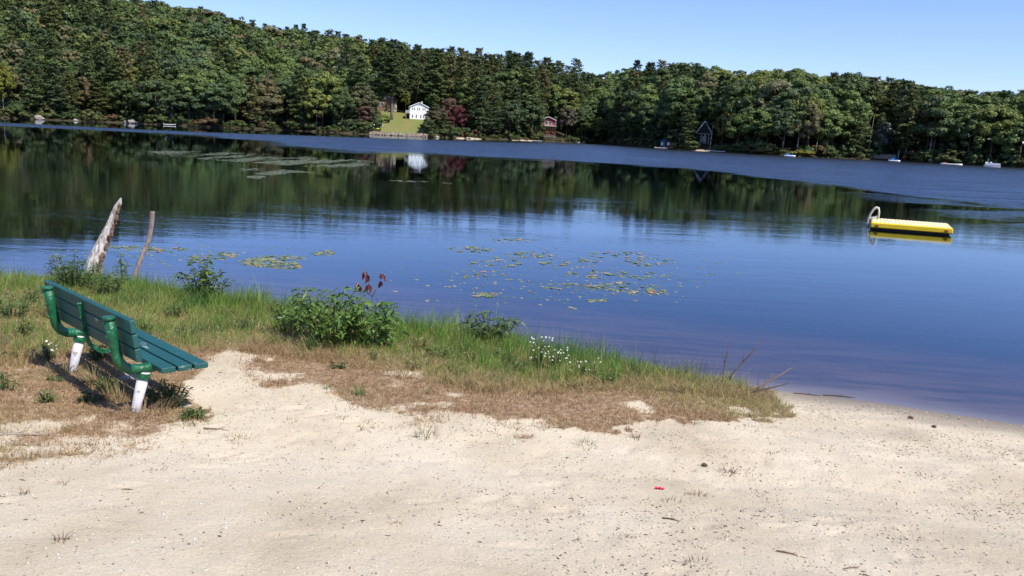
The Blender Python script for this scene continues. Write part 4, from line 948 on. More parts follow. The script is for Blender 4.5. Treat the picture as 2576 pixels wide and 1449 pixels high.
for i, s_ in ((5, .1), (14, .16), (3, .07)): p = Vector(Cc[i]); m.box((p.x-.012, p.y-.035, p.z), (.022, .02, s_), rot=Matrix.Rotation(.45, 3, 'Y'), bev=.004)
m.build('peeled_patch', M_palebark, root)

# ------------------------------------------------------------------ leafy plants
def leaves(Bp, Dr, Nn, ln, wr=.36):
    """pointed folded leaves: base points, directions, up normals, lengths"""
    Dr = Dr/np.linalg.norm(Dr, axis=1, keepdims=True); S = np.cross(Dr, Nn); S /= np.linalg.norm(S, axis=1, keepdims=True)+1e-9; U = np.cross(S, Dr); l = ln[:, None]
    v = [Bp, Bp+Dr*l*.45+S*l*wr*.5+U*l*.10, Bp+Dr*l*.5-U*l*.02, Bp+Dr*l-U*l*.18, Bp+Dr*l*.45-S*l*wr*.5+U*l*.10]
    V = np.stack(v, 1).reshape(-1, 3); n = len(Bp); b = np.arange(n)[:, None]*5
    F = np.concatenate([b+np.array([[0, 2, 3, 1]]), b+np.array([[0, 4, 3, 2]])]); return V, F
def plant(px, py, wpx, hpx, tone, label, name='leafy_shrub', cat='shrub', nst=26, ll=.085, group=None, seed=0, depth=.7, var=.25, tone2=None, wr=.36, up=.15):
    P = G(px, py); D = np.linalg.norm(P-np.array([0, 0, CAMH])); mp_ = D/852/2.515625; Wm = wpx*mp_; Hm = hpx*mp_*1.02; r_ = np.random.default_rng(seed+int(px))
    root = empty(name, P, 0, label, cat, group); sm = MB(); B_, D_, N_, Ls, T = [], [], [], [], []
    for k in range(nst):
        a = r_.uniform(0, 6.28); q = math.sqrt(r_.random()); ex = math.cos(a)*q*Wm/2; ey = math.sin(a)*q*Wm/2*depth; hz = Hm*(1-.45*q*q)*r_.uniform(.72, 1.05)
        e = np.array([ex, ey, hz]); b = np.array([ex*.35, ey*.35, -.03]); mid = (b+e)/2+np.array([0, 0, hz*.12])
        sm.tube([b, mid, e], [.006, .005, .003], 5)
        nl = max(6, int(hz/ll*2.6)); t = np.sort(r_.uniform(.25, 1.0, nl)); pt = b*((1-t)**2)[:, None]+mid*(2*t*(1-t))[:, None]+e*(t**2)[:, None]
        az_ = np.cumsum(np.full(nl, 2.4))+r_.uniform(0, 6); el = r_.uniform(-.75, .35, nl)+up
        d_ = np.stack([np.cos(az_)*np.cos(el), np.sin(az_)*np.cos(el), np.sin(el)], -1)
        B_.append(pt); D_.append(d_); N_.append(np.tile([0, 0, 1.0], (nl, 1))+r_.normal(0, .35, (nl, 3))); Ls.append(ll*r_.uniform(.6, 1.25, nl)); T.append(r_.uniform(1-var, 1+var, nl))
    B_ = np.concatenate(B_); V, F = leaves(B_, np.concatenate(D_), np.concatenate(N_), np.concatenate(Ls), wr); T = np.concatenate(T)
    c = T[:, None]*np.array(tone)
    if tone2 is not None: k_ = r_.random(len(T)) < .3; c[k_] = T[k_, None]*np.array(tone2)
    new_obj('leaves', V, F, M_shrub, root, col=np.repeat(c, 5, 0)); sm.build('stems', mat_stem, root, True); return root, P, Wm, Hm
mat_stem = mat('green_stem', (.09, .11, .035), .7, .3, var=.2)
GRN = (.13, .235, .05)
plant(835, 868, 265, 158, GRN, 'largest leafy green shrub on the bank, below the red leaves', nst=60, ll=.115, tone2=(.15, .24, .05), seed=1)
plant(945, 872, 165, 116, GRN, 'lower right shoulder shrub touching the largest leafy shrub', nst=28, ll=.125, seed=2)
plant(735, 842, 120, 122, (.11, .2, .045), 'loose leafy shrub on the left flank of the largest one', nst=13, ll=.12, seed=3)
plant(512, 762, 130, 112, (.06, .125, .03), 'small dark leafy shrub on the bank right of the bent pole', nst=26, ll=.115, seed=4, tone2=(.13, .2, .03))
plant(1228, 862, 185, 94, (.08, .13, .04), 'dark drooping leafy shrub between the largest shrub and white asters', nst=20, ll=.125, seed=5, tone2=(.09, .13, .04))
plant(309, 694, 44, 54, (.12, .19, .06), 'pale green sprig at the foot of the bent pole', nst=7, ll=.085, seed=6)
plant(185, 725, 150, 84, (.06, .115, .03), 'bushy weeds just left of the broken trunk', nst=34, ll=.075, seed=7)
plant(265, 745, 100, 62, (.045, .09, .025), 'dark leafy weeds in the grass below the broken trunk', nst=22, ll=.085, seed=8)
plant(30, 800, 90, 60, (.06, .12, .03), 'weed clump in tall grass at the left edge', nst=16, ll=.07, seed=9)
plant(255, 905, 70, 36, (.06, .11, .03), 'shaded weed clump beneath the bench between its legs', nst=18, ll=.055, seed=10, cat='weed', name='weed')
plant(428, 1022, 112, 66, (.05, .07, .028), 'weed clump coloured as in seat shade, right of the near bench leg', nst=36, ll=.05, seed=11, cat='weed', name='weed')  # the bench seat's shadow is put into the leaf colour
plant(478, 1052, 75, 26, (.06, .11, .025), 'low green weed at the sand corner right of the bench', nst=18, ll=.055, seed=12, cat='weed', name='weed')
plant(270, 985, 60, 40, (.08, .12, .03), 'scruffy green weed in front of the bench legs', nst=14, ll=.045, seed=13, cat='weed', name='weed')
plant(137, 958, 45, 12, (.07, .13, .035), 'flat green rosette left of the far bench leg', nst=10, ll=.05, seed=14, cat='weed', name='weed')
plant(850, 925, 60, 16, (.05, .08, .02), 'dark low weed on the brown turf below the largest shrub', nst=12, ll=.05, seed=15, cat='weed', name='weed')
plant(120, 905, 60, 26, (.05, .09, .03), 'dark weed patch with white blooms left of the far bench leg', nst=14, ll=.05, seed=16, cat='weed', name='weed')
def wlab(px, py):
    b = [(50, 'at the left edge of the picture'), (180, 'behind the far end of the bench back'), (250, 'in front of the far bench leg'), (420, 'behind the bench seat'), (520, 'below the small dark shrub'), (660, 'between small dark shrub and largest shrub'), (800, 'at the left foot of the largest shrub'), (1000, 'below the largest shrub'), (1090, 'just right of the largest shrub'), (1200, 'left of the drooping shrub'), (1290, 'below the drooping shrub'), (1400, 'left of the white asters'), (3000, 'towards the point of the bank')]
    return f'low leafy weed {"in the green grass" if py < 870 else "where green turns brown"} {next(t for m_, t in b if px < m_)}'
for q, (px, py) in enumerate([(60, 845), (130, 800), (75, 760), (380, 760), (440, 800), (560, 800), (620, 830), (690, 862), (470, 850), (360, 835), (1060, 880), (1110, 900), (1180, 915), (1260, 905), (1310, 935), (1040, 930), (940, 905), (780, 885), (1530, 965), (1440, 975), (40, 900), (20, 980), (225, 1010), (120, 1010)]):
    plant(px, py, random.uniform(40, 95), random.uniform(24, 46), random.choice([(.10, .17, .045), (.075, .13, .035), (.14, .18, .05), (.2, .17, .06)]), wlab(px, py), nst=random.randint(7, 14), ll=.055, seed=40+q, cat='weed', name='weed', group='low weeds in the bank grass')
# red-leaved sapling
P = G(945, 800); D = np.linalg.norm(P-np.array([0, 0, CAMH])); root = empty('red_leaf_sapling', P, 0, 'thin sapling with curled dark red leaves above the largest shrub', 'sapling'); m = MB(); Bp = []; Dp = []; Ll = []
Dh = math.hypot(P[0], P[1]); Q = lambda x, y: atd(x, y, Dh)-P
for path in ([(945, 800), (935, 745), (925, 700), (918, 683)], [(935, 748), (948, 725), (962, 690)], [(935, 745), (910, 725), (900, 712)]):
    pts = [Q(*p) for p in path]; m.tube(pts, [.007, .005, .004, .003][:len(pts)], 6)
    for t in ((.55, .7, .85, 1.0) if path[0] == (945, 800) else (.75, 1.0)):
        k = t*(len(pts)-1); i = min(int(k), len(pts)-2); p = pts[i]+(pts[i+1]-pts[i])*(k-i)
        for q in range(3): Bp.append(p+np.array([0, 0, .01])); Dp.append(np.array([random.uniform(-.5, .5), random.uniform(-.5, .5), random.uniform(-1.3, -.3)])); Ll.append(random.uniform(.09, .15))
V, F = leaves(np.array(Bp), np.array(Dp), np.tile([.3, -1, .2], (len(Bp), 1)), np.array(Ll), .42)
new_obj('leaves', V, F, M_shrub, root, col=np.repeat(np.array([[.11, .02, .016]])*rng.uniform(.6, 1.3, (len(Bp), 1)), 5, 0)); m.build('stems', M_brown, root, True)
# white asters: every bloom a part
bl = MB(); n = 9; V = [(0, 0, .004)]+[(math.cos(2*math.pi*i/(2*n))*(.014 if i % 2 else .007), math.sin(2*math.pi*i/(2*n))*(.014 if i % 2 else .007), 0) for i in range(2*n)]+[(0, 0, -.003)]
bl.add(V, [(0, 1+i, 1+(i+1) % (2*n)) for i in range(2*n)]+[(2*n+1, 1+(i+1) % (2*n), 1+i) for i in range(2*n)]); bloom_me = mesh_only(bl.build('bloom', mat('white_petals', (.74, .72, .64), .7, .2)))
def aster(px, py, w_, h_, nb, label, seed):
    root, P, Wm, Hm = plant(px, py, w_, h_, (.09, .14, .04), label, 'aster_plant', 'wildflower', nst=12, ll=.04, seed=seed, wr=.2, up=.4); r_ = random.Random(seed)
    for i in range(nb):
        b = bpy.data.objects.new('bloom', bloom_me); COL.objects.link(b); b.parent = root; b.location = (r_.uniform(-.5, .5)*Wm, r_.uniform(-.5, .1)*Wm*.7, Hm*r_.uniform(.35, 1.05)); b.rotation_euler = (r_.uniform(.2, 1.2), r_.uniform(-.5, .5), 0); q = r_.uniform(.5, 1.05); b.scale = (q, q, q)
aster(1358, 925, 58, 80, 26, 'tallest clump of white asters in the bank grass', 21); aster(1398, 930, 60, 56, 18, 'shorter white asters right beside the tallest clump', 22); aster(1468, 945, 80, 46, 14, 'sparse white asters towards the point of the bank', 23); aster(122, 900, 46, 36, 16, 'small white asters left of the far bench leg', 24)

# ------------------------------------------------------------------ grass
def blades(x, y, z, h, w_, lean, az_, col, name, label, cat, seg=3, ret=False):
    n = len(x); B_ = np.stack([x, y, z], -1); d = np.stack([np.cos(az_), np.sin(az_), np.zeros(n)], -1); fa = rng.uniform(0, 6.28, n); s = np.stack([np.cos(fa), np.sin(fa), np.zeros(n)], -1)*w_[:, None]/2
    V = []
    for i in range(seg+1):
        t = i/seg; c = B_+d*(lean*h*t**1.8)[:, None]+np.array([0, 0, 1.])*(h*(t-.28*np.clip(lean, 0, 1.5)*t*t))[:, None]; k = (1-t)**.6 if i < seg else .12
        V += [c-s*k, c+s*k]
    V = np.stack(V, 1).reshape(-1, 3); m_ = 2*(seg+1); b = np.arange(n)[:, None]*m_
    F = np.concatenate([b+np.array([[2*i, 2*i+1, 2*i+3, 2*i+2]]) for i in range(seg)])
    return tag(new_obj(name, V, F, M_grass, col=np.repeat(col, m_, 0)), label, cat, kind='stuff')
def scatter(n, x0, x1, y0, y1): return rng.uniform(x0, x1, n), rng.uniform(y0, y1, n)
def mixc(a, b, t): return np.array(a)*(1-t[:, None])+np.array(b)*t[:, None]
path_block = lambda x, y: np.zeros(len(x), bool)
# green bank grass
x, y = scatter(330000, -15, 3.4, 6.5, 15.5); d = shore_d(x, y); k = in_green(x, y) & (d > -.22); x, y, d = x[k], y[k], d[k]
dens = .35+.9*fbm(x, y, .5, 3, 70); k = rng.random(len(x)) < dens*np.where(x < -9, .6, 1); x, y, d = x[k], y[k], d[k]
right = sstep(.2, 2.6, x); edge = sstep(2.0, .2, d); cl = fbm(x, y, .45, 3, 72); tuft = sstep(.5, .72, fbm(x, y, .28, 2, 74))
h = (.05+.09*edge+.10*cl+.17*tuft*(.4+.6*edge))*(1-.40*right)*(1-.15*sstep(-4.5, -6, x))*rng.uniform(.45, 1.3, len(x)); h *= np.where(rng.random(len(x)) < .02, 1.6, 1)
dryf = np.clip(1.25*fbm(x, y, .9, 3, 76)-.50+.36*right+.18*sstep(1.2, 3.2, d)+.15*rng.normal(size=len(x)), 0, 1)
col = mixc((.17, .32, .055), (.42, .40, .13), dryf); col = np.where((vnoise(x, y, .22, 61) > .74)[:, None], col*np.array([.55, .68, .8]), col); s_ = rng.random(len(x)) < .06+.10*right; col[s_] = mixc((.42, .34, .17), (.30, .2, .1), rng.random(s_.sum())); col *= rng.uniform(.65, 1.3, (len(x), 1))
blades(x, y, gz(x, y)-.01, h, rng.uniform(.005, .0095, len(x)), np.abs(rng.normal(.35, .3, len(x))), rng.normal(-.4, 1.5, len(x)), col, 'bank_grass', 'thick green grass along the top of the lake bank', 'grass')
print('green', len(x))
# dry short turf
x, y = scatter(430000, -13, 3.4, 5.0, 12.5); d = shore_d(x, y); k = in_dry(x, y) & (d > .05); x, y, d = x[k], y[k], d[k]
gr_ = in_green(x, y); lf = sstep(7.4, 5.6, y)*sstep(-.5, -2.2, x); edge = np.zeros(len(x))
for q in range(1, 6): edge += (~in_dry(x+.02*q, y-.17*q))/5.
edge *= 1-.75*sstep(.0, 1.0, x)
dn = np.where(gr_, .25, sstep(.30, .6, fbm(x, y, .35, 4, 40)+.18-.12*lf-.40*edge))*.85+.03; k = rng.random(len(x)) < dn; x, y, d = x[k], y[k], d[k]
g2 = fbm(x, y, .8, 3, 80); near_g = poly_in(GREEN, x, y+.0)|poly_in(GREEN, x, y+.45); tip = sstep(1.0, 2.4, x)
h = (.018+.045*fbm(x, y, .3, 2, 82)+.045*near_g+.02*tip)*rng.uniform(.5, 1.4, len(x))
t = np.clip(1.6*g2-.55+.45*near_g+.75*tip*sstep(.30, .5, g2)+.2*rng.normal(size=len(x)), 0, 1)
col = mixc((.43, .27, .14), (.37, .34, .12), t); s_ = rng.random(len(x)) < .25; col[s_] = mixc((.46, .36, .2), (.36, .22, .13), rng.random(s_.sum())); col *= rng.uniform(.6, 1.3, (len(x), 1))
blades(x, y, gz(x, y)-.004, h, rng.uniform(.004, .008, len(x)), np.abs(rng.normal(.9, .6, len(x))), rng.uniform(0, 6.28, len(x)), col, 'dry_turf', 'short parched brown turf between the bank grass and the sand', 'dry grass', seg=2)
print('dry', len(x))
# tangled straw along the lower edge of the green
x, y = scatter(26000, -8, 3.4, 6.5, 12); k = in_dry(x, y) & ~poly_in(GREEN, x, y-.25) & poly_in(GREEN, x, y+.55) & (shore_d(x, y) > 0) & (fbm(x, y, .4, 3, 90) > .45); x, y = x[k], y[k]
h = rng.uniform(.08, .26, len(x)); col = mixc((.48, .36, .19), (.22, .15, .075), rng.random(len(x)))
blades(x, y, gz(x, y), h, rng.uniform(.004, .007, len(x)), rng.uniform(.9, 2.2, len(x)), rng.uniform(0, 6.28, len(x)), col, 'dead_straw', 'tangled dead straw where the green grass meets the brown turf', 'straw')
# sedge: single long blades rising above the bank
x = rng.uniform(-14, 2.9, 1500); y = np.interp(x, SHORE[:, 0], SHORE[:, 1])+rng.uniform(-.5, .22, 1500)
h = rng.uniform(.18, .46, len(x))*(1-.35*sstep(1.5, 3.6, x)); col = mixc((.07, .15, .03), (.33, .28, .13), np.clip(rng.normal(.15, .25, len(x))+.5*sstep(1, 3.5, x), 0, 1))
blades(x, y, gz(x, y)-.01, h, rng.uniform(.004, .008, len(x)), np.abs(rng.normal(.3, .35, len(x))), rng.normal(.2, 1.2, len(x)), col, 'shore_sedge', 'long thin sedge blades standing up along the waterline', 'sedge', seg=4)
def one_blades(root, n, hh, ww, tone, tone2, spread, lean=(.2, .9), nm='blades'):
    a = rng.uniform(0, 6.28, n); r0 = spread*np.sqrt(rng.random(n)); x = np.cos(a)*r0; y = np.sin(a)*r0; h = hh*rng.uniform(.5, 1.1, n); seg = 3; az_ = a+rng.normal(0, .5, n); lean_ = rng.uniform(*lean, n)
    B_ = np.stack([x, y, np.full(n, -.005)], -1); d = np.stack([np.cos(az_), np.sin(az_), np.zeros(n)], -1); s = np.stack([-np.sin(az_), np.cos(az_), np.zeros(n)], -1)*ww/2; V = []
    for i in range(seg+1):
        t = i/seg; c = B_+d*(lean_*h*t**1.6)[:, None]+np.array([0, 0, 1.])*(h*(t-.3*lean_*t*t))[:, None]; k = (1-t)**.6 if i < seg else .1; V += [c-s*k, c+s*k]
    V = np.stack(V, 1).reshape(-1, 3); b = np.arange(n)[:, None]*8; F = np.concatenate([b+np.array([[2*i, 2*i+1, 2*i+3, 2*i+2]]) for i in range(seg)])
    return V, F, np.repeat(mixc(tone, tone2, rng.random(n)), 8, 0)
def tuft(px, py, n, hh, tone, tone2, label, spread=.06, lean=(.3, 1.3), group='grass tufts on the open sand', ww=.006):
    V, F, c = one_blades(None, n, hh, ww, tone, tone2, spread, lean); o = new_obj('grass_tuft', V, F, M_grass, col=c); o.location = tuple(map(float, G(px, py))); return tag(o, label, 'grass tuft', group)
BR = (.26, .17, .09); ST = (.42, .32, .18); GG = (.13, .17, .05); DK = (.12, .085, .05)
TU = [(242, 965, 130, .20, (.16, .2, .06), BR, 'tall rough grass before the far bench leg', .16), (305, 1000, 130, .18, (.2, .2, .07), BR, 'rough brown grass between the bench legs', .17), (362, 1040, 150, .16, BR, ST, 'fluffy dry grass round the foot of the near bench leg', .2), (160, 935, 90, .15, (.18, .2, .07), ST, 'rough grass left of the far bench leg', .15), (480, 1062, 80, .08, (.14, .18, .05), BR, 'short rough grass at the sand corner beyond the bench', .14), (1070, 1098, 46, .10, ST, GG, 'largest straw coloured tuft on the sand below the turf', .09), (1472, 1122, 30, .07, BR, GG, 'spreading brownish tuft on the sand left of the red scrap', .10), (1752, 1245, 46, .045, ST, DK, 'flattened straw tuft right of the red scrap', .06),
      (1830, 1192, 30, .075, BR, DK, 'dark wispy tuft above the flattened straw tuft', .07), (1600, 1103, 16, .07, BR, DK, 'thin brown sprig below the tip of the turf', .05), (905, 995, 40, .13, (.08, .17, .05), (.10, .2, .05), 'upright green tuft in the brown turf', .04), (827, 978, 26, .06, (.08, .17, .05), (.12, .2, .06), 'short green tuft left of the upright one', .05),
      (1073, 990, 14, .08, (.10, .16, .06), GG, 'tiny green sprig right of the upright tuft', .02), (620, 1108, 40, .04, BR, ST, 'brown crust of grass on the sand right of the bench', .13), (585, 1100, 26, .04, BR, ST, 'small brown tuft beside the grass crust', .07), (905, 1080, 20, .05, ST, GG, 'pale tuft at the lower fringe of the turf', .06),
      (860, 1052, 18, .05, ST, BR, 'brown tuft at the left fringe of the turf', .05), (940, 1082, 18, .04, ST, BR, 'flat pale tuft at the lower turf fringe', .07), (1570, 1352, 18, .035, (.2, .2, .1), ST, 'greenish tuft near the bottom of the beach', .04), (155, 1360, 16, .06, DK, BR, 'dark sprig low on the left of the beach', .03), (60, 1245, 12, .05, DK, BR, 'small dark sprig at the left of the beach', .03),
      (160, 1218, 14, .045, ST, BR, 'pale sprig at the left of the beach', .04), (1745, 1068, 14, .06, BR, DK, 'brown sprig under the tip of the turf', .04), (1700, 1128, 10, .04, BR, GG, 'little sprig right of the spreading tuft', .03), (2080, 1130, 18, .045, DK, BR, 'dark crumbly tuft on the right of the beach', .06), (1690, 1265, 24, .03, BR, DK, 'flattened brown patch below the red scrap', .08),
      (1760, 1420, 22, .035, (.2, .18, .09), DK, 'olive tuft near the lower edge of the beach', .07), (1335, 1100, 12, .05, BR, DK, 'tiny brown sprig below the middle of the turf', .03), (1240, 1085, 14, .04, BR, ST, 'thin pale sprig below the middle of the turf', .05), (1000, 1320, 10, .03, BR, DK, 'lone dark sprig at the bottom middle of the beach', .03),
      (730, 1060, 16, .045, BR, ST, 'brown tuft at the left end of the turf fringe', .06), (1940, 1140, 12, .045, DK, ST, 'thin tuft left of the dark crumbly one', .04), (1450, 1360, 8, .03, DK, BR, 'single dark sprig low in the middle of the beach', .02), (2330, 1200, 14, .035, DK, BR, 'dark tuft far to the right on the damp sand', .06), (400, 1185, 14, .03, BR, ST, 'small brown tuft on the sand below the bench', .06)]
for t_ in TU: tuft(*t_[:7], spread=t_[7])
x, y = scatter(60000, -7, 5.5, 3.2, 9.5); d = shore_d(x, y); e = sstep(5.0, .3, d)*sstep(4.5, 2.5, x)
k = (~in_dry(x, y)) & (d > .3) & (rng.random(len(x)) < .42*sstep(.54, .70, fbm(x, y, .22, 3, 95))*(.16+.84*sstep(5.0, 7.0, y-.0+.25*np.abs(x+.5)*(x > -.5))))
x, y = x[k], y[k]
blades(x, y, gz(x, y)-.002, rng.uniform(.008, .03, len(x)), rng.uniform(.004, .007, len(x)), rng.uniform(.6, 2.2, len(x)), rng.uniform(0, 6.28, len(x)), mixc(BR, ST, rng.random(len(x)))*rng.uniform(.5, 1.1, (len(x), 1)), 'dead_grass_wisps', 'thin scattering of dead grass wisps over the upper sand', 'dead grass', seg=2)
print('wisps', len(x))

# ------------------------------------------------------------------ litter on the sand
def lumps(n, name, label, cat, size, flat, cols, region, densf, elong=1.0):
    x, y = scatter(n, *region); k = (shore_d(x, y) > .05) & ~in_green(x, y) & (rng.random(n) < densf(x, y)); x, y = x[k], y[k]; n = len(x)
    oct_ = np.array([(1, 0, 0), (0, 1, 0), (-1, 0, 0), (0, -1, 0), (.1, .1, 1), (0, 0, -1.)]); s = rng.uniform(size[0], size[1], n)*rng.uniform(.5, 1, n)
    sc = np.stack([s*rng.uniform(1, elong, n), s*rng.uniform(.6, 1, n)/max(1, elong**.5), s*flat*rng.uniform(.6, 1.3, n)], -1); a = rng.uniform(0, 6.28, n)
    V = oct_[None]*sc[:, None]*rng.uniform(.75, 1.25, (n, 6, 1)); Vx = V[..., 0]*np.cos(a)[:, None]-V[..., 1]*np.sin(a)[:, None]; Vy = V[..., 0]*np.sin(a)[:, None]+V[..., 1]*np.cos(a)[:, None]
    W = np.stack([Vx+x[:, None], Vy+y[:, None], V[..., 2]+(gz(x, y)+sc[:, 2]*.35)[:, None]], -1).reshape(-1, 3); b = np.arange(n)[:, None]*6
    F = np.concatenate([b+np.array([f]) for f in ((0, 1, 4), (1, 2, 4), (2, 3, 4), (3, 0, 4), (1, 0, 5), (2, 1, 5), (3, 2, 5), (0, 3, 5))])
    c = np.array(cols)[rng.integers(len(cols), size=n)]*rng.uniform(.7, 1.2, (n, 1)); tag(new_obj(name, W, F, M_dirt, col=np.repeat(c, 6, 0)), label, cat, kind='stuff'); print(name, n)
M_dirt = leafmat('loose_litter', 0.0, .95, .1)
cl_ = lambda x, y: (.22+.78*sstep(-1.5, 3.5, x))*(.12+.88*sstep(.45, .66, fbm(x, y, .5, 4, 101)))
lumps(34000, 'dark_litter', 'dark flecks of bark and leaf scattered over the sand', 'litter', (.004, .0125), .35, [(.07, .05, .035), (.11, .08, .055), (.16, .12, .08), (.05, .04, .035)], (-6, 9, 2.9, 9), lambda x, y: cl_(x, y), 1.9)
lumps(30000, 'gravel', 'fine pale pebbles and grit lying on the beach sand', 'gravel', (.004, .011), .55, [(.5, .43, .35), (.38, .33, .28), (.62, .55, .47), (.3, .26, .22), (.7, .66, .6)], (-6, 9, 2.9, 9), lambda x, y: .55+.45*cl_(x, y), 1.3)
lumps(26000, 'sand_clods', 'crumbly clods of the beach sand itself, thickest towards the right', 'sand', (.004, .015), .5, [(.58, .50, .385), (.52, .445, .34), (.64, .56, .44)], (-6, 9, 2.9, 9), lambda x, y: cl_(x, y), 1.3)
def twig(px, py, ln, az_, r_, label, m_=None, lift=.0, name='twig', group=None, cat='twig'):
    P = G(px, py); o = empty(name, P, az_, label, cat, group); o_ = None
    bpy.data.objects.remove(o); mb = MB(); pts = [(ln*(t-.5), .04*ln*math.sin(t*5), r_*.7+lift*t*ln) for t in (0, .25, .5, .75, 1)]; mb.tube(pts, [r_*.8, r_, r_, r_*.8, r_*.4], 6, jit=.1)
    b = Vector(pts[2]); mb.tube([b, b+Vector((ln*.15, ln*.12, lift*.2*ln+r_))], [r_*.6, r_*.25], 5)
    o = mb.build(name, m_ or M_brown, None, True, loc=tuple(map(float, P))); o.rotation_euler = (0, 0, az_); return tag(o, label, cat, group)
M_dtw = mat('dark_driftwood', (.09, .065, .05), .9, .2, var=.3)
twig(545, 1081, .22, -.1, .006, 'thin dark twig on the sand right of the bench'); twig(35, 1095, .5, .25, .009, 'pale stick in the dry turf at the left edge', M_palebark)
twig(1865, 965, .55, .6, .008, 'dark driftwood stalk leaning up at the tip of the turf', M_dtw, .9, group=None); twig(1915, 1000, .6, .25, .01, 'dark driftwood stalk lying beside the waterline', M_dtw, .25); twig(1935, 992, .5, .3, .008, 'brown stalk rising over the damp sand', M_brown, .6)
twig(1820, 972, .4, 1.3, .006, 'upright dead stem at the water edge', M_dtw, 1.3); twig(2110, 998, .35, -.05, .009, 'dark stick at the waterline right of the turf', M_dtw); twig(2030, 993, .3, -.1, .007, 'small stick at the waterline left of the longer one', M_dtw)
twig(1690, 985, .3, -.1, .009, 'curled dark bark strip on the turf near its tip', M_dtw); twig(2140, 1430, .12, .4, .004, 'slim twig low on the right of the beach'); twig(1990, 1395, .16, -.4, .005, 'dark kinked twig right of the olive tuft')
twig(320, 1232, .07, .1, .004, 'tiny twig low left on the sand'); twig(1690+0, 1308, .12, -.3, .005, 'dark twig below the red scrap', M_dtw)
# crumpled red scrap
P = G(1658, 1231); r_ = random.Random(9); m = MB(); V = []; F_ = []
for i in range(6):
    for j in range(4): V.append((-.035+i*.014+r_.uniform(-.004, .004), -.012+j*.008+r_.uniform(-.003, .003), .006+r_.uniform(0, .014)))
for i in range(5):
    for j in range(3): F_.append((i*4+j, (i+1)*4+j, (i+1)*4+j+1, i*4+j+1))
nv = len(V); V += [(a, b, c-.003) for a, b, c in V]; F_ += [tuple(q+nv for q in f[::-1]) for f in F_]
m.add(V, F_); tag(m.build('wrapper', mat('pink_red_plastic', (.75, .03, .08), .35, .5), loc=tuple(map(float, P))), 'crumpled pink red scrap of plastic on the sand', 'wrapper')
for px, py, sz, lab in ((1772, 1172, .03, 'dark pebble left of the wispy tuft'), (2290, 1053, .035, 'dark pebble at the right near the water'), (2350, 1075, .03, 'small dark pebble below the waterline at the right')): P = G(px, py); rock('pebble', P+np.array([0, 0, sz*.2]), sz, sz*.8, sz*.6, lab, None, 'pebble', M_dtw, seed=int(px))

# ------------------------------------------------------------------ lily pads
def pad_mesh(seed):
    r_ = random.Random(seed); n = 13; top = [(0, 0, .004)]; bot = [(0, 0, -.004)]
    for i in range(n):
        a = .25+i/(n-1)*(2*math.pi-.5); q = 1+r_.uniform(-.08, .08); z = r_.uniform(.004, .012) if r_.random() < .35 else .004; top.append((math.cos(a)*q, math.sin(a)*q, z)); bot.append((math.cos(a)*q, math.sin(a)*q, z-.008))
    V = top+bot; F_ = [(0, i, i+1) for i in range(1, n)]+[(n+1, n+1+i+1, n+1+i) for i in range(1, n)]+[(i, n+1+i, n+2+i, i+1) for i in range(1, n)]+[(0, n+1, n+2, 1), (n, 2*n+1, n+1, 0)]
    return mesh_only(new_obj('lily_pad', V, F_, M_pad))
M_pad = bpy.data.materials.new('lily_pad_skin'); M_pad.use_nodes = True; _b = M_pad.node_tree.nodes['Principled BSDF']; _b.inputs['Roughness'].default_value = .35; _oi = M_pad.node_tree.nodes.new('ShaderNodeObjectInfo'); M_pad.node_tree.links.new(_oi.outputs['Color'], _b.inputs['Base Color'])
pads = [pad_mesh(i) for i in range(6)]
PC = [((.12, .17, .05), 'green'), ((.20, .23, .07), 'yellow green'), ((.38, .19, .08), 'orange'), ((.36, .28, .17), 'pale brown')]
CLU = [(660, 660, 38, 9, 30, 'left'), (715, 668, 32, 8, 20, 'left'), (700, 650, 45, 6, 16, 'left'), (815, 636, 22, 6, 12, 'left'), (560, 643, 28, 7, 12, 'left'), (500, 652, 22, 8, 10, 'left'), (400, 628, 50, 6, 12, 'left'), (300, 622, 40, 5, 8, 'left'),
       (1180, 628, 45, 7, 14, 'middle'), (1290, 605, 40, 5, 8, 'middle'), (1340, 640, 45, 7, 13, 'middle'), (1250, 660, 50, 12, 10, 'middle'), (1430, 660, 55, 10, 14, 'middle'), (1560, 642, 60, 9, 14, 'middle'), (1630, 660, 50, 8, 12, 'middle'), (1500, 690, 60, 9, 13, 'middle'), (1440, 722, 60, 7, 12, 'middle'), (1560, 722, 70, 10, 16, 'middle'), (1215, 690, 45, 8, 6, 'middle'), (1225, 742, 28, 5, 8, 'middle'), (1620, 735, 55, 6, 10, 'middle'), (1500, 757, 16, 3, 4, 'middle'), (1610, 694, 60, 9, 8, 'middle')]
np_ = 0
for cx, cy, rx, ry, n_, side in CLU:
    for i in range(n_):
        q = math.sqrt(random.random()); a = random.uniform(0, 6.28); P = onz(cx+rx*1.25*q*math.cos(a), cy+ry*1.15*q*math.sin(a)); ci = random.choices(range(4), (.42, .36, .08, .14))[0]; tone, tw = PC[ci]
        o = bpy.data.objects.new('lily_pad', pads[i % 6]); COL.objects.link(o); o.location = (P[0], P[1], .003+.001*(i % 5)); r0 = random.uniform(.03, .075)*(P[1]/19)**.5; o.scale = (r0*random.uniform(.8, 1.1), r0, 1); o.rotation_euler = (0, 0, random.uniform(0, 6.28)); j = random.uniform(.8, 1.2); o.color = (*[q*j for q in tone], 1)
        pl = {'left': 'drift left of the red leaved sapling', 'middle': 'scattered patch right of the red leaved sapling'}[side]
        dist = 'far rows' if cy < 645 else ('near rows' if cy > 705 else 'middle rows'); np_ += 1
        tag(o, f'{tw} lily pad in the {pl}' + ('' if side == 'left' else f', {dist}'), 'lily pad', 'lily pads off the bank')
print('pads', np_)
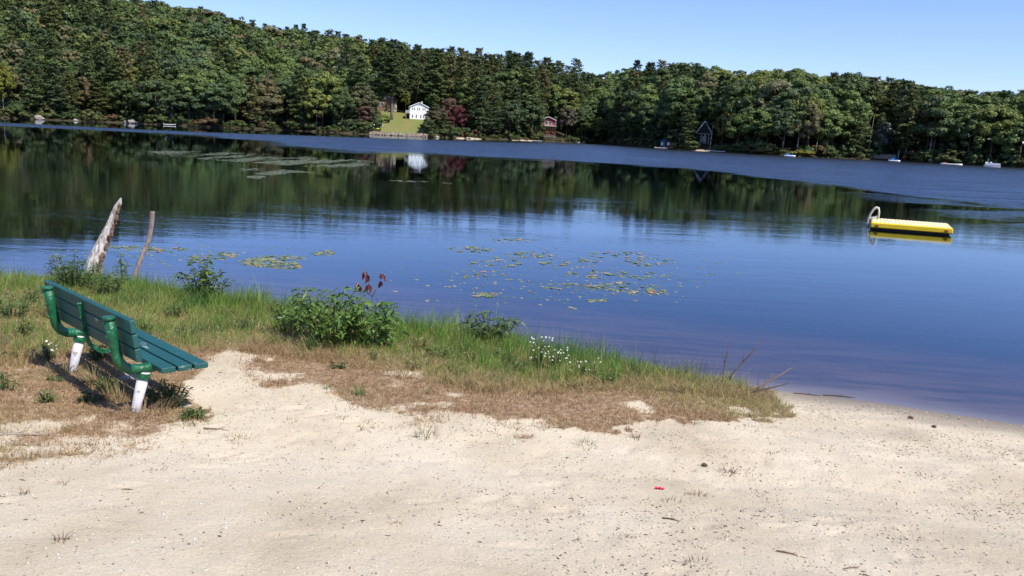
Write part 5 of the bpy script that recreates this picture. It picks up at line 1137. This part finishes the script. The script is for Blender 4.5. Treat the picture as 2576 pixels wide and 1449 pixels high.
# beyond the first few hundred: the small pads of the same drifts
VV = []; FF = []; CC = []; off = 0; n = 8
for cx, cy, rx, ry, n_, side in CLU+[(1400, 690, 330, 70, 40, 'm'), (1450, 700, 240, 45, 60, 'm'), (450, 640, 230, 22, 40, 'l')]:
    for i in range(int(n_*3.2)):
        q = math.sqrt(random.random()); a = random.uniform(0, 6.28); P = onz(cx+rx*1.5*q*math.cos(a), cy+ry*1.35*q*math.sin(a)); r0 = random.uniform(.012, .045)
        aa = np.linspace(.2, 6.08, n); v = np.stack([P[0]+r0*np.cos(aa), P[1]+r0*np.sin(aa), np.full(n, .004)], -1); lo = v.copy(); lo[:, 2] = -.003; VV.append(np.concatenate([v, lo]))
        FF += [tuple(off+j for j in range(n))]+[(off+j, off+n+j, off+n+(j+1) % n, off+(j+1) % n) for j in range(n)]; off += 2*n; CC.append(np.tile(np.array(random.choice([(.13, .18, .06), (.2, .23, .08), (.3, .26, .14)]))*random.uniform(.7, 1.2), (2*n, 1)))
tag(new_obj('small_lily_pads', np.concatenate(VV), FF, leafmat('small_pad_skin', 0, .4, .4), col=np.concatenate(CC)), 'tiny green lily pads scattered among the larger ones off the bank', 'lily pads', kind='stuff')
# far mats: past counting
VV = []; FF = []; CC = []; off = 0; n = 9
for cx, cy, rx, ry, cnt in ((660, 399, 270, 12, 5200), (740, 407, 170, 10, 2600), (500, 388, 130, 5, 1000), (700, 434, 110, 8, 1300), (660, 447, 40, 4, 260), (880, 404, 60, 3, 400), (1045, 457, 90, 2, 60)):
    tl = math.tan(rad(3.2))
    q = np.sqrt(rng.random(cnt)); a = rng.uniform(0, 6.28, cnt); xs = cx+rx*q*np.cos(a); ys = cy+ry*q*np.sin(a)+(xs-cx)*tl
    for x_, y_ in zip(xs, ys):
        P = onz(x_, y_)
        if fbm(P[0], P[1]*.16, 1.1, 3, 7) < .50+.10*random.random() or random.random() < .45: continue
        r0 = random.uniform(.07, .16); aa = np.linspace(.2, 6.08, n); kk = r0*rng.uniform(.6, 1.2, n); v = np.stack([P[0]+kk*np.cos(aa), P[1]+kk*np.sin(aa), np.full(n, .006+.002*random.random())], -1); lo = v.copy(); lo[:, 2] = -.004; VV.append(np.concatenate([v, lo]))
        FF += [tuple(off+i for i in range(n))]+[(off+i, off+n+i, off+n+(i+1) % n, off+(i+1) % n) for i in range(n)]; off += 2*n; CC.append(np.tile(np.array((.10, .115, .07))*random.uniform(.7, 1.3), (2*n, 1)))
tag(new_obj('distant_lily_mat', np.concatenate(VV), FF, leafmat('distant_pad_skin', 0, .75, .2), col=np.concatenate(CC)), 'long pale streaks of tiny lily pads on the far water at the left', 'lily pads', kind='stuff')

# ------------------------------------------------------------------ tell apart things that would otherwise share a label
bpy.context.view_layer.update()
dd = {}
for o in C.objects:
    if o.parent is None and 'label' in o.keys() and o.get('group'): dd.setdefault((o['label'], o['group']), []).append(o)
for (lab, g), os_ in dd.items():
    if len(os_) < 2 or o.get('kind') == 'stuff': continue
    os_.sort(key=lambda o: proj(np.array(o.matrix_world.translation))[0]); n = len(os_)
    if n > 3: continue
    for o, wd_ in zip(os_, {2: ('left', 'right'), 3: ('left', 'middle', 'right')}[n]):
        if len(lab.split()) <= 13: o['label'] = f'{wd_} of {("two", "three")[n-2]}: {lab}'
